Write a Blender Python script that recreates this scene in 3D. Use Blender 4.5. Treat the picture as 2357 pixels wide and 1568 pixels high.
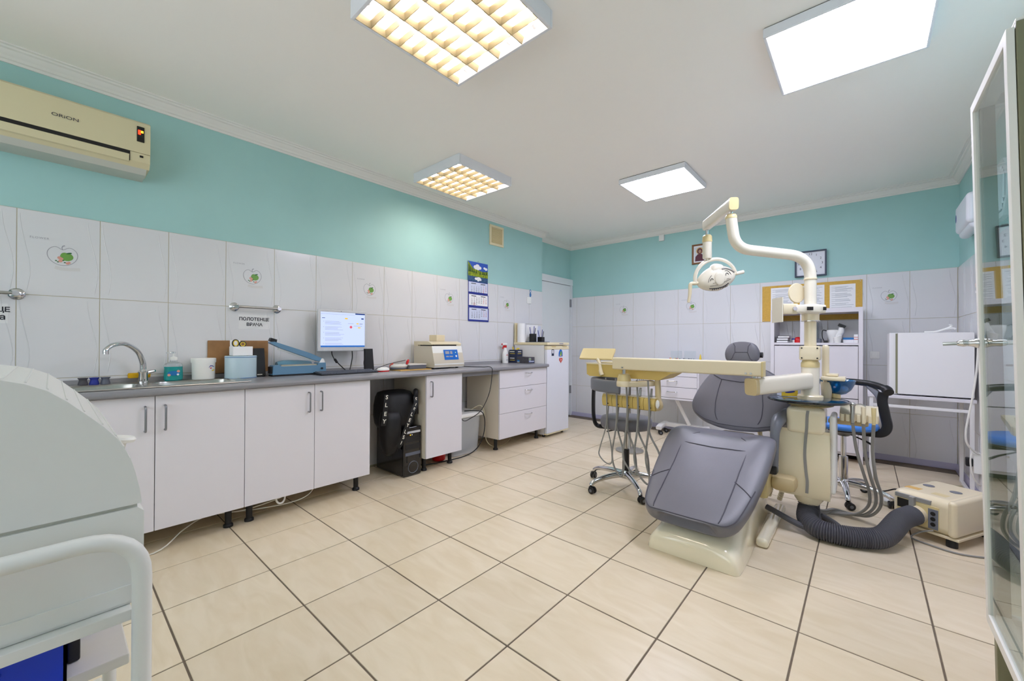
import bpy, bmesh, math, random
from mathutils import Vector, Matrix
random.seed(7)
PI = math.pi
scene = bpy.context.scene
C = scene.collection
for o in list(bpy.data.objects): bpy.data.objects.remove(o, do_unlink=True)

# ---------------------------------------------------------------- camera
yaw, pitch, roll, CAMZ, FPX = 0.71839, 0.003835, 0.004641, 1.1205, 928.17
fw = Vector((-math.sin(yaw), math.cos(yaw), 0)); rt = Vector((math.cos(yaw), math.sin(yaw), 0)); up = Vector((0, 0, 1))
fw, up = math.cos(pitch)*fw + math.sin(pitch)*up, math.cos(pitch)*up - math.sin(pitch)*fw
rt, up = math.cos(roll)*rt + math.sin(roll)*up, math.cos(roll)*up - math.sin(roll)*rt
cd = bpy.data.cameras.new('camera'); cam = bpy.data.objects.new('camera', cd); C.objects.link(cam)
cd.sensor_fit = 'HORIZONTAL'; cd.sensor_width = 36; cd.lens = 36*FPX/2357; cd.clip_start = .02
mw = Matrix.Identity(4)
for i, a in enumerate((rt, up, -fw)):
    for k in range(3): mw[k][i] = a[k]
mw.translation = Vector((0, 0, CAMZ)); cam.matrix_world = mw
scene.camera = cam

# ---------------------------------------------------------------- light and exposure
PANEL_POWER, TUBE_POWER = 26.0, 40.0
W = bpy.data.worlds.new('world'); scene.world = W; W.use_nodes = True
W.node_tree.nodes['Background'].inputs[0].default_value = (.94, .91, 1, 1)
W.node_tree.nodes['Background'].inputs[1].default_value = 3.2
vs = scene.view_settings
vs.view_transform = 'Standard'; vs.look = 'None'; vs.gamma = 1; vs.use_curve_mapping = False
vs.exposure = 0.28
scene.cycles.max_bounces = 16; scene.cycles.diffuse_bounces = 10; scene.cycles.glossy_bounces = 8; scene.cycles.transparent_max_bounces = 16

# ---------------------------------------------------------------- materials
def lin(h):
    h = h.lstrip('#'); c = [int(h[i:i+2], 16)/255 for i in (0, 2, 4)]
    return tuple((x/12.92 if x <= .04045 else ((x+.055)/1.055)**2.4) for x in c) + (1,)
MATS = {}
def mat(name, col, rough=.5, metal=0, var=0, vscale=6, bump=0, bscale=120, spec=.5, trans=0, emit=0, coat=0, alpha=1, ior=1.45, aniso=None):
    m = bpy.data.materials.new(name); m.use_nodes = True; nt = m.node_tree; b = nt.nodes['Principled BSDF']
    b.inputs['Base Color'].default_value = lin(col); b.inputs['Roughness'].default_value = rough; b.inputs['Metallic'].default_value = metal
    b.inputs['Specular IOR Level'].default_value = spec; b.inputs['Transmission Weight'].default_value = trans
    b.inputs['Coat Weight'].default_value = coat; b.inputs['Alpha'].default_value = alpha; b.inputs['IOR'].default_value = ior
    if coat: b.inputs['Coat Roughness'].default_value = .08
    if emit:
        b.inputs['Emission Color'].default_value = lin(col); b.inputs['Emission Strength'].default_value = emit
    tc = None
    if var or bump: tc = nt.nodes.new('ShaderNodeTexCoord')
    if var:
        n = nt.nodes.new('ShaderNodeTexNoise'); n.inputs['Scale'].default_value = vscale; n.inputs['Detail'].default_value = 5
        mp = nt.nodes.new('ShaderNodeMapping')
        if aniso: mp.inputs['Scale'].default_value = aniso
        nt.links.new(tc.outputs['Object'], mp.inputs[0]); nt.links.new(mp.outputs[0], n.inputs['Vector'])
        r = nt.nodes.new('ShaderNodeValToRGB'); c = lin(col)
        r.color_ramp.elements[0].position = .3; r.color_ramp.elements[1].position = .7
        r.color_ramp.elements[0].color = tuple(x*(1-var) for x in c[:3]) + (1,)
        r.color_ramp.elements[1].color = tuple(min(1, x*(1+var*.6)) for x in c[:3]) + (1,)
        nt.links.new(n.outputs['Fac'], r.inputs[0]); nt.links.new(r.outputs[0], b.inputs['Base Color'])
    if bump:
        n2 = nt.nodes.new('ShaderNodeTexNoise'); n2.inputs['Scale'].default_value = bscale; n2.inputs['Detail'].default_value = 3
        nt.links.new(tc.outputs['Object'], n2.inputs['Vector'])
        bp = nt.nodes.new('ShaderNodeBump'); bp.inputs['Strength'].default_value = bump; bp.inputs['Distance'].default_value = .002
        nt.links.new(n2.outputs['Fac'], bp.inputs['Height']); nt.links.new(bp.outputs[0], b.inputs['Normal'])
    MATS[name] = m; return m
def emis(name, col, s):
    m = bpy.data.materials.new(name); m.use_nodes = True; nt = m.node_tree; nt.nodes.clear()
    o = nt.nodes.new('ShaderNodeOutputMaterial'); e = nt.nodes.new('ShaderNodeEmission')
    e.inputs[0].default_value = lin(col); e.inputs[1].default_value = s; nt.links.new(e.outputs[0], o.inputs[0]); MATS[name] = m; return m
def pane(name, tint, fres=1.5):
    m = bpy.data.materials.new(name); m.use_nodes = True; nt = m.node_tree; nt.nodes.clear()
    o = nt.nodes.new('ShaderNodeOutputMaterial'); t = nt.nodes.new('ShaderNodeBsdfTransparent'); g = nt.nodes.new('ShaderNodeBsdfGlossy')
    t.inputs[0].default_value = lin(tint); g.inputs['Roughness'].default_value = .01
    lw = nt.nodes.new('ShaderNodeLayerWeight'); lw.inputs[0].default_value = .5; pw = nt.nodes.new('ShaderNodeMath'); pw.operation = 'POWER'; pw.inputs[1].default_value = 5
    f = nt.nodes.new('ShaderNodeMath'); f.operation = 'MULTIPLY_ADD'; f.inputs[1].default_value = .9; f.inputs[2].default_value = .04; f.use_clamp = True; x = nt.nodes.new('ShaderNodeMixShader')
    nt.links.new(lw.outputs['Facing'], pw.inputs[0]); nt.links.new(pw.outputs[0], f.inputs[0]); nt.links.new(f.outputs[0], x.inputs[0]); nt.links.new(t.outputs[0], x.inputs[1]); nt.links.new(g.outputs[0], x.inputs[2]); nt.links.new(x.outputs[0], o.inputs[0])
    MATS[name] = m; return m
mat('paint_turquoise', '#a3cdcb', .6, var=.03, vscale=3, bump=.15, bscale=300)
mat('paint_ceiling', '#f7f4f0', .75, bump=.1, bscale=300)
mat('cornice', '#e8e6e2', .6)
mat('wall_tile', '#dadadd', .16, var=.012, vscale=3, spec=.5)
mat('grout', '#b9b29c', .9)
mat('floor_grout', '#6e6254', .9, var=.2, vscale=20)
mat('baseboard', '#a9a6bd', .4)
mat('laminate_white', '#dcd9df', .38, bump=.05, bscale=500)
mat('laminate_edge', '#b9ab97', .6)
mat('laminate_inner', '#d8cfc0', .55)
mat('worktop', '#85858a', .28, var=.03, vscale=200)
mat('black_plastic', '#1b1b1d', .4)
mat('black_gloss', '#0c0c0f', .12, coat=.5)
mat('steel', '#b9b7b2', .28, metal=1, var=.08, vscale=30)
mat('chrome', '#d6d6d8', .09, metal=1)
mat('alu_handle', '#8f9095', .35, metal=.8)
mat('cream', '#dccfb0', .28, coat=.3)
mat('cream_gloss', '#efe6cc', .1, coat=.8)
mat('cream_dark', '#cdbc8a', .35)
mat('yellowed', '#ccb266', .4)
mat('unit_front', '#eadfc2', .2, coat=.4)
mat('unit_beige', '#c9b68c', .4)
mat('unit_white', '#e0d9c8', .22, coat=.3)
mat('white_plastic', '#ebebe8', .35)
mat('white_paint_metal', '#e6e5e6', .3)
mat('grey_leather', '#6e6d75', .38, var=.06, vscale=5, bump=.25, bscale=400)
mat('seam_dark', '#4a4952', .6)
mat('grey_hose', '#8d8c89', .45)
mat('dark_hose', '#56565d', .5)
mat('grey_plastic', '#6c6f78', .4)
mat('ac_cream', '#d2c9a4', .45)
mat('ac_under', '#c3c5bc', .5)
mat('dark', '#161310', .6)
mat('red_led', '#ff2a10', emit=4)
mat('amber_led', '#ffb020', emit=4)
mat('print_dark', '#3a3a44', .7)
mat('print_grey', '#9a9aa2', .7)
mat('print_line', '#a4a6ac', .6)
mat('ribbon_grey', '#cfcdcd', .5)
mat('print_black', '#20202c', .7)
mat('print_red', '#c8584c', .7)
mat('paper', '#eeeef0', .8)
mat('sign_paper', '#dfdfe0', .5)
mat('paper_blue', '#cfd6ec', .8)
mat('cal_blue', '#23308c', .5)
mat('apple_green', '#6f9f4a', .3)
mat('leaf_green', '#2f6a35', .3)
mat('flower_pink', '#d79b8c', .3)
mat('sky_blue', '#2f56b8', .4)
mat('forest', '#8a9c12', .5, var=.6, vscale=60)
mat('pine_green', '#2c4f14', .6, var=.5, vscale=80)
mat('lake', '#3d5c86', .3, var=.4, vscale=50)
mat('cloud_white', '#e8eaee', .5)
mat('soap_teal', '#1fa3a3', .2, trans=.25)
mat('clear_plastic', '#eef4f6', .06, trans=.92, ior=1.3)
mat('translucent_bin', '#e8ecee', .25, alpha=.42)
mat('label_blue', '#1f6fb0', .4)
mat('hardboard', '#9a7248', .6, var=.2, vscale=12)
mat('roll_blue', '#c4dbe6', .25, trans=.15)
mat('edge_blue', '#5f83b8', .4)
mat('sealer_blue', '#5f86a4', .4)
mat('bag_film', '#79aec8', .15, alpha=.7)
mat('monitor_silver', '#c6c8cc', .35)
mat('device_grey', '#cdccc8', .4)
mat('slate', '#5c616e', .4)
mat('red_plastic', '#c8161c', .35)
mat('wood_yellow', '#c9a25c', .6)
mat('centrifuge_side', '#cfc6b4', .5)
mat('panel_blue', '#1264c0', .3)
mat('navy_box', '#27304a', .6)
mat('box_grey', '#4c4a50', .7, var=.2, vscale=60)
mat('yellow', '#e2c540', .5)
mat('sponge', '#d8a818', .9, bump=.8, bscale=200)
mat('fridge_white', '#dfe1ea', .3)
mat('fridge_cream', '#e4d8b4', .4)
mat('bag_black', '#131214', .55, var=.3, vscale=18, bump=.4, bscale=40)
mat('strap_black', '#0d0d0e', .6)
mat('letter_white', '#dcd9cc', .7)
mat('cork_yellow', '#d3aa50', .8, var=.08, vscale=80)
mat('icon_frame', '#7a5128', .45)
mat('icon_bg', '#c9d0d6', .6)
mat('icon_gold', '#c9a560', .5)
mat('icon_robe', '#5a2836', .6)
mat('icon_skin', '#a98468', .6)
mat('clock_frame', '#3a4458', .4)
mat('clock_face', '#dfe2ea', .4)
mat('door_white', '#dfe3e6', .4)
mat('blue_seat', '#3f7fd0', .45)
mat('blue_glass', '#1a6ea6', .05, trans=.55, coat=.5)
mat('disk_glass', '#123f5c', .04, trans=.3, coat=.6)
mat('bin_blue', '#0538c8', .3)
mat('trolley_white', '#dddedb', .35)
mat('shelf_worn', '#dedbd2', .5, var=.06, vscale=8)
mat('frame_shade_olive', '#7f7e64', .45)  # shade and green glass tint put into the colour of white posts
mat('cab_white', '#e7e5e0', .35)
mat('wall_device', '#dfe2ea', .35)
mat('alu_mirror', '#8a7f64', .35, metal=.35)
mat('lamp_white', '#e2e4ea', .35)
mat('cable_white', '#dedcd4', .45)
mat('cable_beige', '#cfc6a8', .5)
mat('teal_shadow', '#2f7fa8', .4)
emis('panel_light', '#e9e9ff', PANEL_POWER)
emis('tube_light', '#fff0e2', TUBE_POWER)
emis('screen_light', '#c2cffa', 1.05)
emis('screen_blue', '#2d6fc8', .8)
emis('screen_grey', '#a3abd0', .85)
emis('screen_yellow', '#f0c850', .9)
emis('screen_navy', '#24408c', .7)
emis('screen_red', '#e06070', .9)
pane('clear_glass', '#f2f8f6')

def floor_tile_material():
    m = bpy.data.materials.new('floor_tile'); m.use_nodes = True; nt = m.node_tree; b = nt.nodes['Principled BSDF']
    g = nt.nodes.new('ShaderNodeNewGeometry'); oi = nt.nodes.new('ShaderNodeObjectInfo')
    mp = nt.nodes.new('ShaderNodeMapping'); mp.inputs['Scale'].default_value = (1.4, 5, 1); mp.inputs['Rotation'].default_value = (0, 0, .5)
    n = nt.nodes.new('ShaderNodeTexNoise'); n.inputs['Scale'].default_value = 2.6; n.inputs['Detail'].default_value = 8; n.inputs['Distortion'].default_value = 1.2
    nt.links.new(g.outputs['Position'], mp.inputs[0]); nt.links.new(mp.outputs[0], n.inputs['Vector'])
    r = nt.nodes.new('ShaderNodeValToRGB'); r.color_ramp.elements[0].position = .3; r.color_ramp.elements[1].position = .66
    r.color_ramp.elements[0].color = lin('#d6c6a9'); r.color_ramp.elements[1].color = lin('#dfd1b8')
    nt.links.new(n.outputs['Fac'], r.inputs[0])
    h = nt.nodes.new('ShaderNodeHueSaturation'); mr = nt.nodes.new('ShaderNodeMapRange'); mr.inputs['To Min'].default_value = .97; mr.inputs['To Max'].default_value = 1.03
    nt.links.new(oi.outputs['Random'], mr.inputs[0]); nt.links.new(mr.outputs[0], h.inputs['Value']); nt.links.new(r.outputs[0], h.inputs['Color'])
    nt.links.new(h.outputs[0], b.inputs['Base Color']); b.inputs['Roughness'].default_value = .3; b.inputs['Specular IOR Level'].default_value = .45
    MATS['floor_tile'] = m
floor_tile_material()

# ---------------------------------------------------------------- mesh helpers
def catmull(P, n=8):
    P = [Vector(p) for p in P]; Q = [P[0]*2-P[1]] + P + [P[-1]*2-P[-2]]; out = []
    for i in range(1, len(Q)-2):
        a, b, c, d = Q[i-1:i+3]
        for k in range(n):
            t = k/n
            out.append(.5*((2*b)+(c-a)*t+(2*a-5*b+4*c-d)*t*t+(3*b-a-3*c+d)*t*t*t))
    out.append(P[-1]); return out
def fillet(P, r, n=6):
    P = [Vector(p) for p in P]; out = [P[0]]
    for i in range(1, len(P)-1):
        a = (P[i-1]-P[i]); b = (P[i+1]-P[i]); d = min(r, a.length*.49, b.length*.49)
        s = P[i]+a.normalized()*d; e = P[i]+b.normalized()*d
        for k in range(n+1):
            t = k/n; out.append(s*(1-t)**2+P[i]*2*t*(1-t)+e*t*t)
    out.append(P[-1]); return out
class MB:
    def __init__(s, m=None): s.bev = False; s.v = []; s.f = []; s.fm = []; s.mats = []; s.cur = 0; m and s.use(m)
    def use(s, m):
        if m not in s.mats: s.mats.append(m)
        s.cur = s.mats.index(m); return s
    def add(s, vs, fs):
        o = len(s.v); s.v += [Vector(v) for v in vs]
        for f in fs: s.f.append([i+o for i in f]); s.fm.append(s.cur)
        return s
    def bm(s, bm):
        bm.verts.index_update(); s.add([v.co.copy() for v in bm.verts], [[v.index for v in f.verts] for f in bm.faces]); bm.free(); return s
    def box(s, x0, x1, y0, y1, z0, z1, bev=0, seg=2):
        b = bmesh.new(); bmesh.ops.create_cube(b, size=1)
        for v in b.verts: v.co = Vector(((x0+x1)/2+v.co.x*(x1-x0), (y0+y1)/2+v.co.y*(y1-y0), (z0+z1)/2+v.co.z*(z1-z0)))
        if bev: s.bev = True; bmesh.ops.bevel(b, geom=list(b.edges), offset=min(bev, abs(x1-x0)*.49, abs(y1-y0)*.49, abs(z1-z0)*.49), segments=seg, profile=.5, affect='EDGES')
        return s.bm(b)
    def loft(s, rings, cap=True, closed=False):
        n = len(rings[0]); o = []; fs = []
        for r in rings: o += list(r)
        m = len(rings)
        for i in range(m if closed else m-1):
            a = i*n; b = ((i+1) % m)*n
            for k in range(n): fs.append([a+k, a+(k+1) % n, b+(k+1) % n, b+k])
        if cap and not closed: fs.append(list(range(n))[::-1]); fs.append([(m-1)*n+k for k in range(n)])
        return s.add(o, fs)
    def tube(s, P, r, n=10, cap=True, closed=False, sq=None):
        P = [Vector(p) for p in P]; m = len(P); rings = []; ref = None
        rr = r if isinstance(r, (list, tuple)) else [r]*m
        for i in range(m):
            if closed: t = (P[(i+1) % m]-P[i-1])
            else: t = P[min(i+1, m-1)]-P[max(i-1, 0)]
            t = t.normalized() if t.length > 1e-9 else Vector((0, 0, 1))
            if ref is None:
                ref = Vector((0, 0, 1)) if abs(t.z) < .95 else Vector((1, 0, 0))
            u = (ref-t*ref.dot(t)).normalized(); w = t.cross(u); ref = u
            if sq: rings.append([P[i]+u*(sq[1]*c[1])+w*(sq[0]*c[0]) for c in rsq(n)])
            else: rings.append([P[i]+u*(rr[i]*math.cos(2*PI*k/n))+w*(rr[i]*math.sin(2*PI*k/n)) for k in range(n)])
        return s.loft(rings, cap, closed)
    def cyl(s, a, b, r, r1=None, n=24): return s.tube([a, b], [r, r if r1 is None else r1], n)
    def lathe(s, prof, c=(0, 0, 0), n=28, sx=1, sy=1, M=None):
        rings = []; c = Vector(c)
        for r, z in prof:
            r = max(r, 1e-4); q = [Vector((r*sx*math.cos(2*PI*k/n), r*sy*math.sin(2*PI*k/n), z)) for k in range(n)]
            rings.append([(M @ p if M else p)+c for p in q])
        return s.loft(rings)
    def prism(s, poly, axis, a0, a1):
        mp = {'X': lambda p, a: (a, p[0], p[1]), 'Y': lambda p, a: (p[0], a, p[1]), 'Z': lambda p, a: (p[0], p[1], a)}[axis]
        return s.loft([[Vector(mp(p, a0)) for p in poly], [Vector(mp(p, a1)) for p in poly]])
    def ell(s, c, r, n=20, m=12, M=None):
        rings = []
        for i in range(1, m):
            t = PI*i/m; q = [Vector((r[0]*math.sin(t)*math.cos(2*PI*k/n), r[1]*math.sin(t)*math.sin(2*PI*k/n), -r[2]*math.cos(t))) for k in range(n)]
            rings.append([(M @ p if M else p)+Vector(c) for p in q])
        return s.loft(rings)
    def xf(s, M, i0=0):
        for i in range(i0, len(s.v)): s.v[i] = M @ s.v[i]
        return s
    def mesh(s, name, m=None, ang=35, off=Vector((0, 0, 0))):
        me = bpy.data.meshes.new(name); me.from_pydata([v-off for v in s.v], [], s.f)
        if m: me.materials.append(MATS[m])
        else:
            for k in s.mats: me.materials.append(MATS[k])
            me.polygons.foreach_set('material_index', s.fm)
        b = bmesh.new(); b.from_mesh(me); bmesh.ops.recalc_face_normals(b, faces=b.faces); b.to_mesh(me); b.free()
        me.polygons.foreach_set('use_smooth', [True]*len(me.polygons)); me.set_sharp_from_angle(angle=math.radians(ang)); me.update(); return me
    def build(s, name, m=None, parent=None, ang=35):
        if parent is None:
            x = [v.x for v in s.v]; y = [v.y for v in s.v]; z = [v.z for v in s.v]
            off = Vector(((min(x)+max(x))/2, (min(y)+max(y))/2, min(z)))
        else:
            off = Vector((0, 0, 0)); p = parent
            while p is not None: off += p.location; p = p.parent
            r = parent
            while r.parent is not None: r = r.parent
            if r.name in LOCAL: off = Vector((0, 0, 0))
        o = bpy.data.objects.new(name, s.mesh(name, m, ang, off)); C.objects.link(o)
        if s.bev:
            wm = o.modifiers.new('wn', 'WEIGHTED_NORMAL'); wm.keep_sharp = True; wm.weight = 80
        if parent is None: o.location = off
        else: o.parent = parent
        return o
LOCAL = set()
def rsq(n, p=5):
    out = []
    for k in range(n):
        t = 2*PI*(k+.5)/n; c, q = math.cos(t), math.sin(t)
        out.append((math.copysign(abs(c)**(2/p), c), math.copysign(abs(q)**(2/p), q)))
    return out
def tag(o, label, cat, group=None):
    o['label'] = label; o['category'] = cat
    if group: o['group'] = group
    return o
def thing(name, label, cat, loc, rz=0, group=None, local=False, rot=None):
    o = bpy.data.objects.new(name, None); C.objects.link(o); o.empty_display_size = .05
    o.location = loc; o.rotation_euler = rot or (0, 0, rz)
    if local or rz or rot: LOCAL.add(o.name)
    return tag(o, label, cat, group)
def struct(o): o['kind'] = 'structure'; return o
def copy_tree(o, parent=None):
    c = o.copy(); C.objects.link(c); c.parent = parent
    for ch in list(o.children): copy_tree(ch, c)
    if o.name in LOCAL: LOCAL.add(c.name)
    return c
def inst(name, me, parent, loc, rot=(0, 0, 0)):
    o = bpy.data.objects.new(name, me); C.objects.link(o); o.parent = parent; o.location = loc; o.rotation_euler = rot; return o
_tx = {}
def text_geo(s, size, align='CENTER', space=1, bold=0):
    """verts/faces of flat lettering in the XY plane"""
    k = (s, size, align, space, bold)
    if k in _tx: return _tx[k]
    cu = bpy.data.curves.new('t', 'FONT'); cu.body = s; cu.size = size; cu.align_x = align; cu.align_y = 'CENTER'; cu.space_character = space; cu.resolution_u = 3
    cu.offset = bold
    o = bpy.data.objects.new('t', cu); C.objects.link(o); dg = bpy.context.evaluated_depsgraph_get(); dg.update()
    me = bpy.data.meshes.new_from_object(o.evaluated_get(dg))
    r = ([v.co.copy() for v in me.vertices], [list(p.vertices) for p in me.polygons])
    bpy.data.objects.remove(o); bpy.data.curves.remove(cu); bpy.data.meshes.remove(me); _tx[k] = r; return r
def face_M(center, normal, upv=(0, 0, 1)):
    n = Vector(normal).normalized(); u = Vector(upv); u = (u-n*u.dot(n)).normalized(); x = u.cross(n)
    M = Matrix.Identity(4)
    for i, a in enumerate((x, u, n)):
        for k in range(3): M[k][i] = a[k]
    M.translation = Vector(center); return M
def put_text(mb, s, size, center, normal, upv=(0, 0, 1), sx=1, **kw):
    v, f = text_geo(s, size, **kw); M = face_M(center, normal, upv)
    mb.add([M @ Vector((p.x*sx, p.y, 0)) for p in v], f); return mb
def quad(mb, M, x0, x1, y0, y1, z=0): mb.add([M @ Vector(p) for p in ((x0, y0, z), (x1, y0, z), (x1, y1, z), (x0, y1, z))], [[0, 1, 2, 3]]); return mb
def disc(mb, M, cx, cy, rx, ry=None, n=20, z=0, rot=0):
    ry = ry or rx; P = []
    for k in range(n):
        a = 2*PI*k/n; x, y = rx*math.cos(a), ry*math.sin(a)
        P.append(M @ Vector((cx+x*math.cos(rot)-y*math.sin(rot), cy+x*math.sin(rot)+y*math.cos(rot), z)))
    mb.add(P, [list(range(n))]); return mb
def line(mb, M, pts, w, z=0, closed=False):
    P = [Vector((p[0], p[1], 0)) for p in pts]; n = len(P); L = []; R = []
    for i in range(n):
        t = (P[(i+1) % n]-P[i-1]) if closed else P[min(i+1, n-1)]-P[max(i-1, 0)]
        t.normalize(); nn = Vector((-t.y, t.x, 0)); ww = w[i] if isinstance(w, (list, tuple)) else w
        L.append(P[i]+nn*ww/2); R.append(P[i]-nn*ww/2)
    vs_ = [M @ Vector((p.x, p.y, z)) for p in L+R]
    mb.add(vs_, [[i, (i+1) % n, n+(i+1) % n, n+i] for i in range(n if closed else n-1)]); return mb
# ================================================================ ROOM
XL, XR, YB, YN, ZC = -3.3155, .627, 5.313, -1.5, 2.62
XD, YJ = -3.447, 4.42          # recessed door wall
TW, TH, ZT = .30393, .44817, 1.8072
def sbox(name, m, *a): return struct(MB().box(*a).build(name, m))
# floor with tiles
fl = sbox('floor', 'floor_grout', -3.6, .9, YN-.2, 5.6, -.12, -.0025)
gx0, gy0, gsx, gsy = -2.587, .313, .399, .401
ftm = MB().box(-gsx/2+.0032, gsx/2-.0032, -gsy/2+.0034, gsy/2-.0034, -.010, 0, .0012, 1).mesh('floor_tile', 'floor_tile')
cut_cache = {}
for i in range(-3, 9):
    for j in range(-5, 13):
        x0, x1 = gx0+(i-1)*gsx, gx0+i*gsx; y0, y1 = gy0+(j-1)*gsy, gy0+j*gsy
        lo = XD if (y0+y1)/2 > YJ else XL
        cx0, cx1, cy0, cy1 = max(x0, lo), min(x1, XR), max(y0, YN), min(y1, YB)
        if cx1-cx0 < .03 or cy1-cy0 < .03: continue
        whole = abs((cx1-cx0)-gsx) < 1e-4 and abs((cy1-cy0)-gsy) < 1e-4
        if whole: me = ftm
        else:
            k = (round(cx1-cx0, 3), round(cy1-cy0, 3))
            if k not in cut_cache: cut_cache[k] = MB().box(-k[0]/2+.0032, k[0]/2-.0032, -k[1]/2+.0034, k[1]/2-.0034, -.010, 0, .0012, 1).mesh('floor_tile_cut', 'floor_tile')
            me = cut_cache[k]
        inst('tile', me, fl, ((cx0+cx1)/2-fl.location.x, (cy0+cy1)/2-fl.location.y, -fl.location.z))
sbox('ceiling', 'paint_ceiling', -3.7, .9, YN-.2, 5.6, ZC, ZC+.12)
PW = .008
wl = sbox('wall_left', 'paint_turquoise', XL-PW-.2, XL-PW, YN-.2, YJ, -.1, ZC)
wr_ = sbox('wall_recess', 'paint_turquoise', XD-.2, XD, YJ, YB+.2, -.1, ZC)
wb = sbox('wall_back', 'paint_turquoise', XD, XR+.2, YB+PW, YB+PW+.2, -.1, ZC)
wr = sbox('wall_right', 'paint_turquoise', XR+PW, XR+PW+.2, YN-.2, YB+PW, -.1, ZC)
WX0, WX1, WZ0, WZ1 = -2.75, .25, .85, 2.35
wn = struct(MB().box(XL-PW, WX0, YN-.2, YN, -.1, ZC).box(WX1, XR+PW, YN-.2, YN, -.1, ZC).box(WX0, WX1, YN-.2, YN, -.1, WZ0).box(WX0, WX1, YN-.2, YN, WZ1, ZC).build('wall_near', 'paint_turquoise'))
fill_win = struct(MB('white_plastic').box(WX0, WX1, YN-.14, YN-.08, WZ0, WZ0+.06).box(WX0, WX1, YN-.14, YN-.08, WZ1-.06, WZ1).build('fill_window_1', None))  # unseen window added behind the camera so world light brightens the ceiling
for k in range(4):
    x = WX0+(WX1-WX0-.06)*k/3; MB().box(x, x+.06, YN-.14, YN-.08, WZ0+.06, WZ1-.06, .004).build('fill_window_frame', 'white_plastic', fill_win)
    if k < 3: MB().box(x+.06, x+(WX1-WX0-.06)/3, YN-.112, YN-.106, WZ0+.06, WZ1-.06).build('fill_window_pane', 'clear_glass', fill_win)
MB().box(WX0-.03, WX1+.03, YN-.08, YN+.12, WZ0-.03, WZ0, .006).build('fill_window_sill', 'white_plastic', fill_win)
# one wall tile in local coordinates: x along wall, -y out of wall, z up
def tile_mesh(w, h, waves=True, name='wall_tile', cutl=False, cutr=False):
    b = MB().box(-w/2, w/2, 0, PW, -h/2, h/2, .0012, 1)
    if waves:
        for side in (-1, 1):
            if (side < 0 and cutl) or (side > 0 and cutr): continue
            P = []; n = 22
            for k in range(n+1):
                t = k/n; z = h/2-.012-t*(h-.024)
                x = (w/2-.028-.020*math.cos(PI*min(1, t*1.35))+.006*max(0, t-.74)*-8) if side > 0 else (-w/2+.026-.018*math.cos(PI*min(1, t*1.3))-.05*max(0, t-.77))
                P.append((x, z))
            A = []; Bq = []; Cq = []
            for k, (x, z) in enumerate(P):
                e = .0021*min(1, 6*math.sin(PI*k/n))
                A.append((x-e, -.0001, z)); Bq.append((x, -.0001-.0015*min(1, e/.002), z)); Cq.append((x+e, -.0001, z))
            m = n+1
            b.add(A+Bq+Cq, [[k, k+1, m+k+1, m+k] for k in range(n)] + [[m+k, m+k+1, 2*m+k+1, 2*m+k] for k in range(n)])
    return b.mesh(name, 'wall_tile', 28)
def apple_mesh():
    M = Matrix(((1, 0, 0, 0), (0, 0, -1, 0), (0, 1, 0, 0), (0, 0, 0, 1))); M[1][3] = -.0006
    b = MB()
    cx, cy = .008, .0
    b.use('print_grey'); pts = []
    for k in range(40):
        t = 2*PI*(k+.5)/40; x = .056*math.sin(t)*(1+.10*math.cos(t)); y = .054*math.cos(t)
        if math.cos(t) > 0: y -= .022*math.exp(-(x/.018)**2)
        pts.append((cx+x, cy+y))
    line(b, M, pts, .0028, closed=True)
    line(b, M, [(cx, cy+.03), (cx-.003, cy+.042), (cx, cy+.052), (cx+.008, cy+.056)], [.003, .004, .005, .006])
    b.use('apple_green'); disc(b, M, cx+.015, cy-.005, .025, .022, z=.0001); disc(b, M, cx+.008, cy+.001, .016, .017, z=.0002)
    b.use('leaf_green'); disc(b, M, cx+.024, cy+.016, .011, .004, z=.0004, rot=.3)
    for q in ((-.024, -.03), (-.017, -.036), (.008, -.037), (.002, -.026)): disc(b, M, cx+q[0], cy+q[1], .0045, .003, z=.0004, n=8)
    b.use('flower_pink')
    for q in ((-.012, -.013, .008), (-.005, -.018, .008), (-.008, -.030, .008), (.018, -.040, .007), (.024, -.036, .006)): disc(b, M, cx+q[0], cy+q[1], q[2], n=10, z=.0005)
    b.use('ribbon_grey'); line(b, M, [(cx-.028, cy-.066), (cx-.005, cy-.073), (cx+.025, cy-.073), (cx+.066, cy-.069)], .018, z=.0001)
    b.use('print_grey'); v, f = text_geo('FLOWER', .015, space=1.25); b.add([M @ Vector((p.x-.075, p.y+.082, 0)) for p in v], f)
    return b.mesh('apple_print')
APPLE = apple_mesh()
GAP = .003
FULL = tile_mesh(TW-GAP, TH-GAP)
def tile_wall(wall, start, direction, count_from, count_to, rot, toworld, lo, hi, apples, rows=4, wall_name=''):
    """columns k span start+k*TW .. ; lo/hi clip along the wall coordinate"""
    n = 0
    for k in range(count_from, count_to):
        a, b_ = start+k*TW, start+(k+1)*TW
        ca, cb = max(a, lo), min(b_, hi)
        if cb-ca < .02: continue
        whole = cb-ca > TW-1e-4
        me = FULL if whole else tile_mesh(cb-ca-GAP, TH-GAP, cb-ca > .12, 'wall_tile_cut', cutl=ca > a+1e-4, cutr=cb < b_-1e-4)
        for r in range(rows):
            zc = ZT-TH*(r+.5)
            o = inst('tile', me, wall, toworld((ca+cb)/2, zc)-wall.location, (0, 0, rot))
            if r == 0 and k in apples and whole: inst('apple_print', APPLE, o, (0, 0, 0))
def grout(name, wall, *a): MB().box(*a).build('grout', 'grout', wall)
grout('g', wl, XL-PW-.002, XL-.002, YN, YJ, 0, ZT)
grout('g', wb, XD, XR, YB+.002, YB+PW+.002, 0, ZT)
grout('g', wr, XR+.002, XR+PW+.002, YN, YB, 0, ZT)
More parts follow.
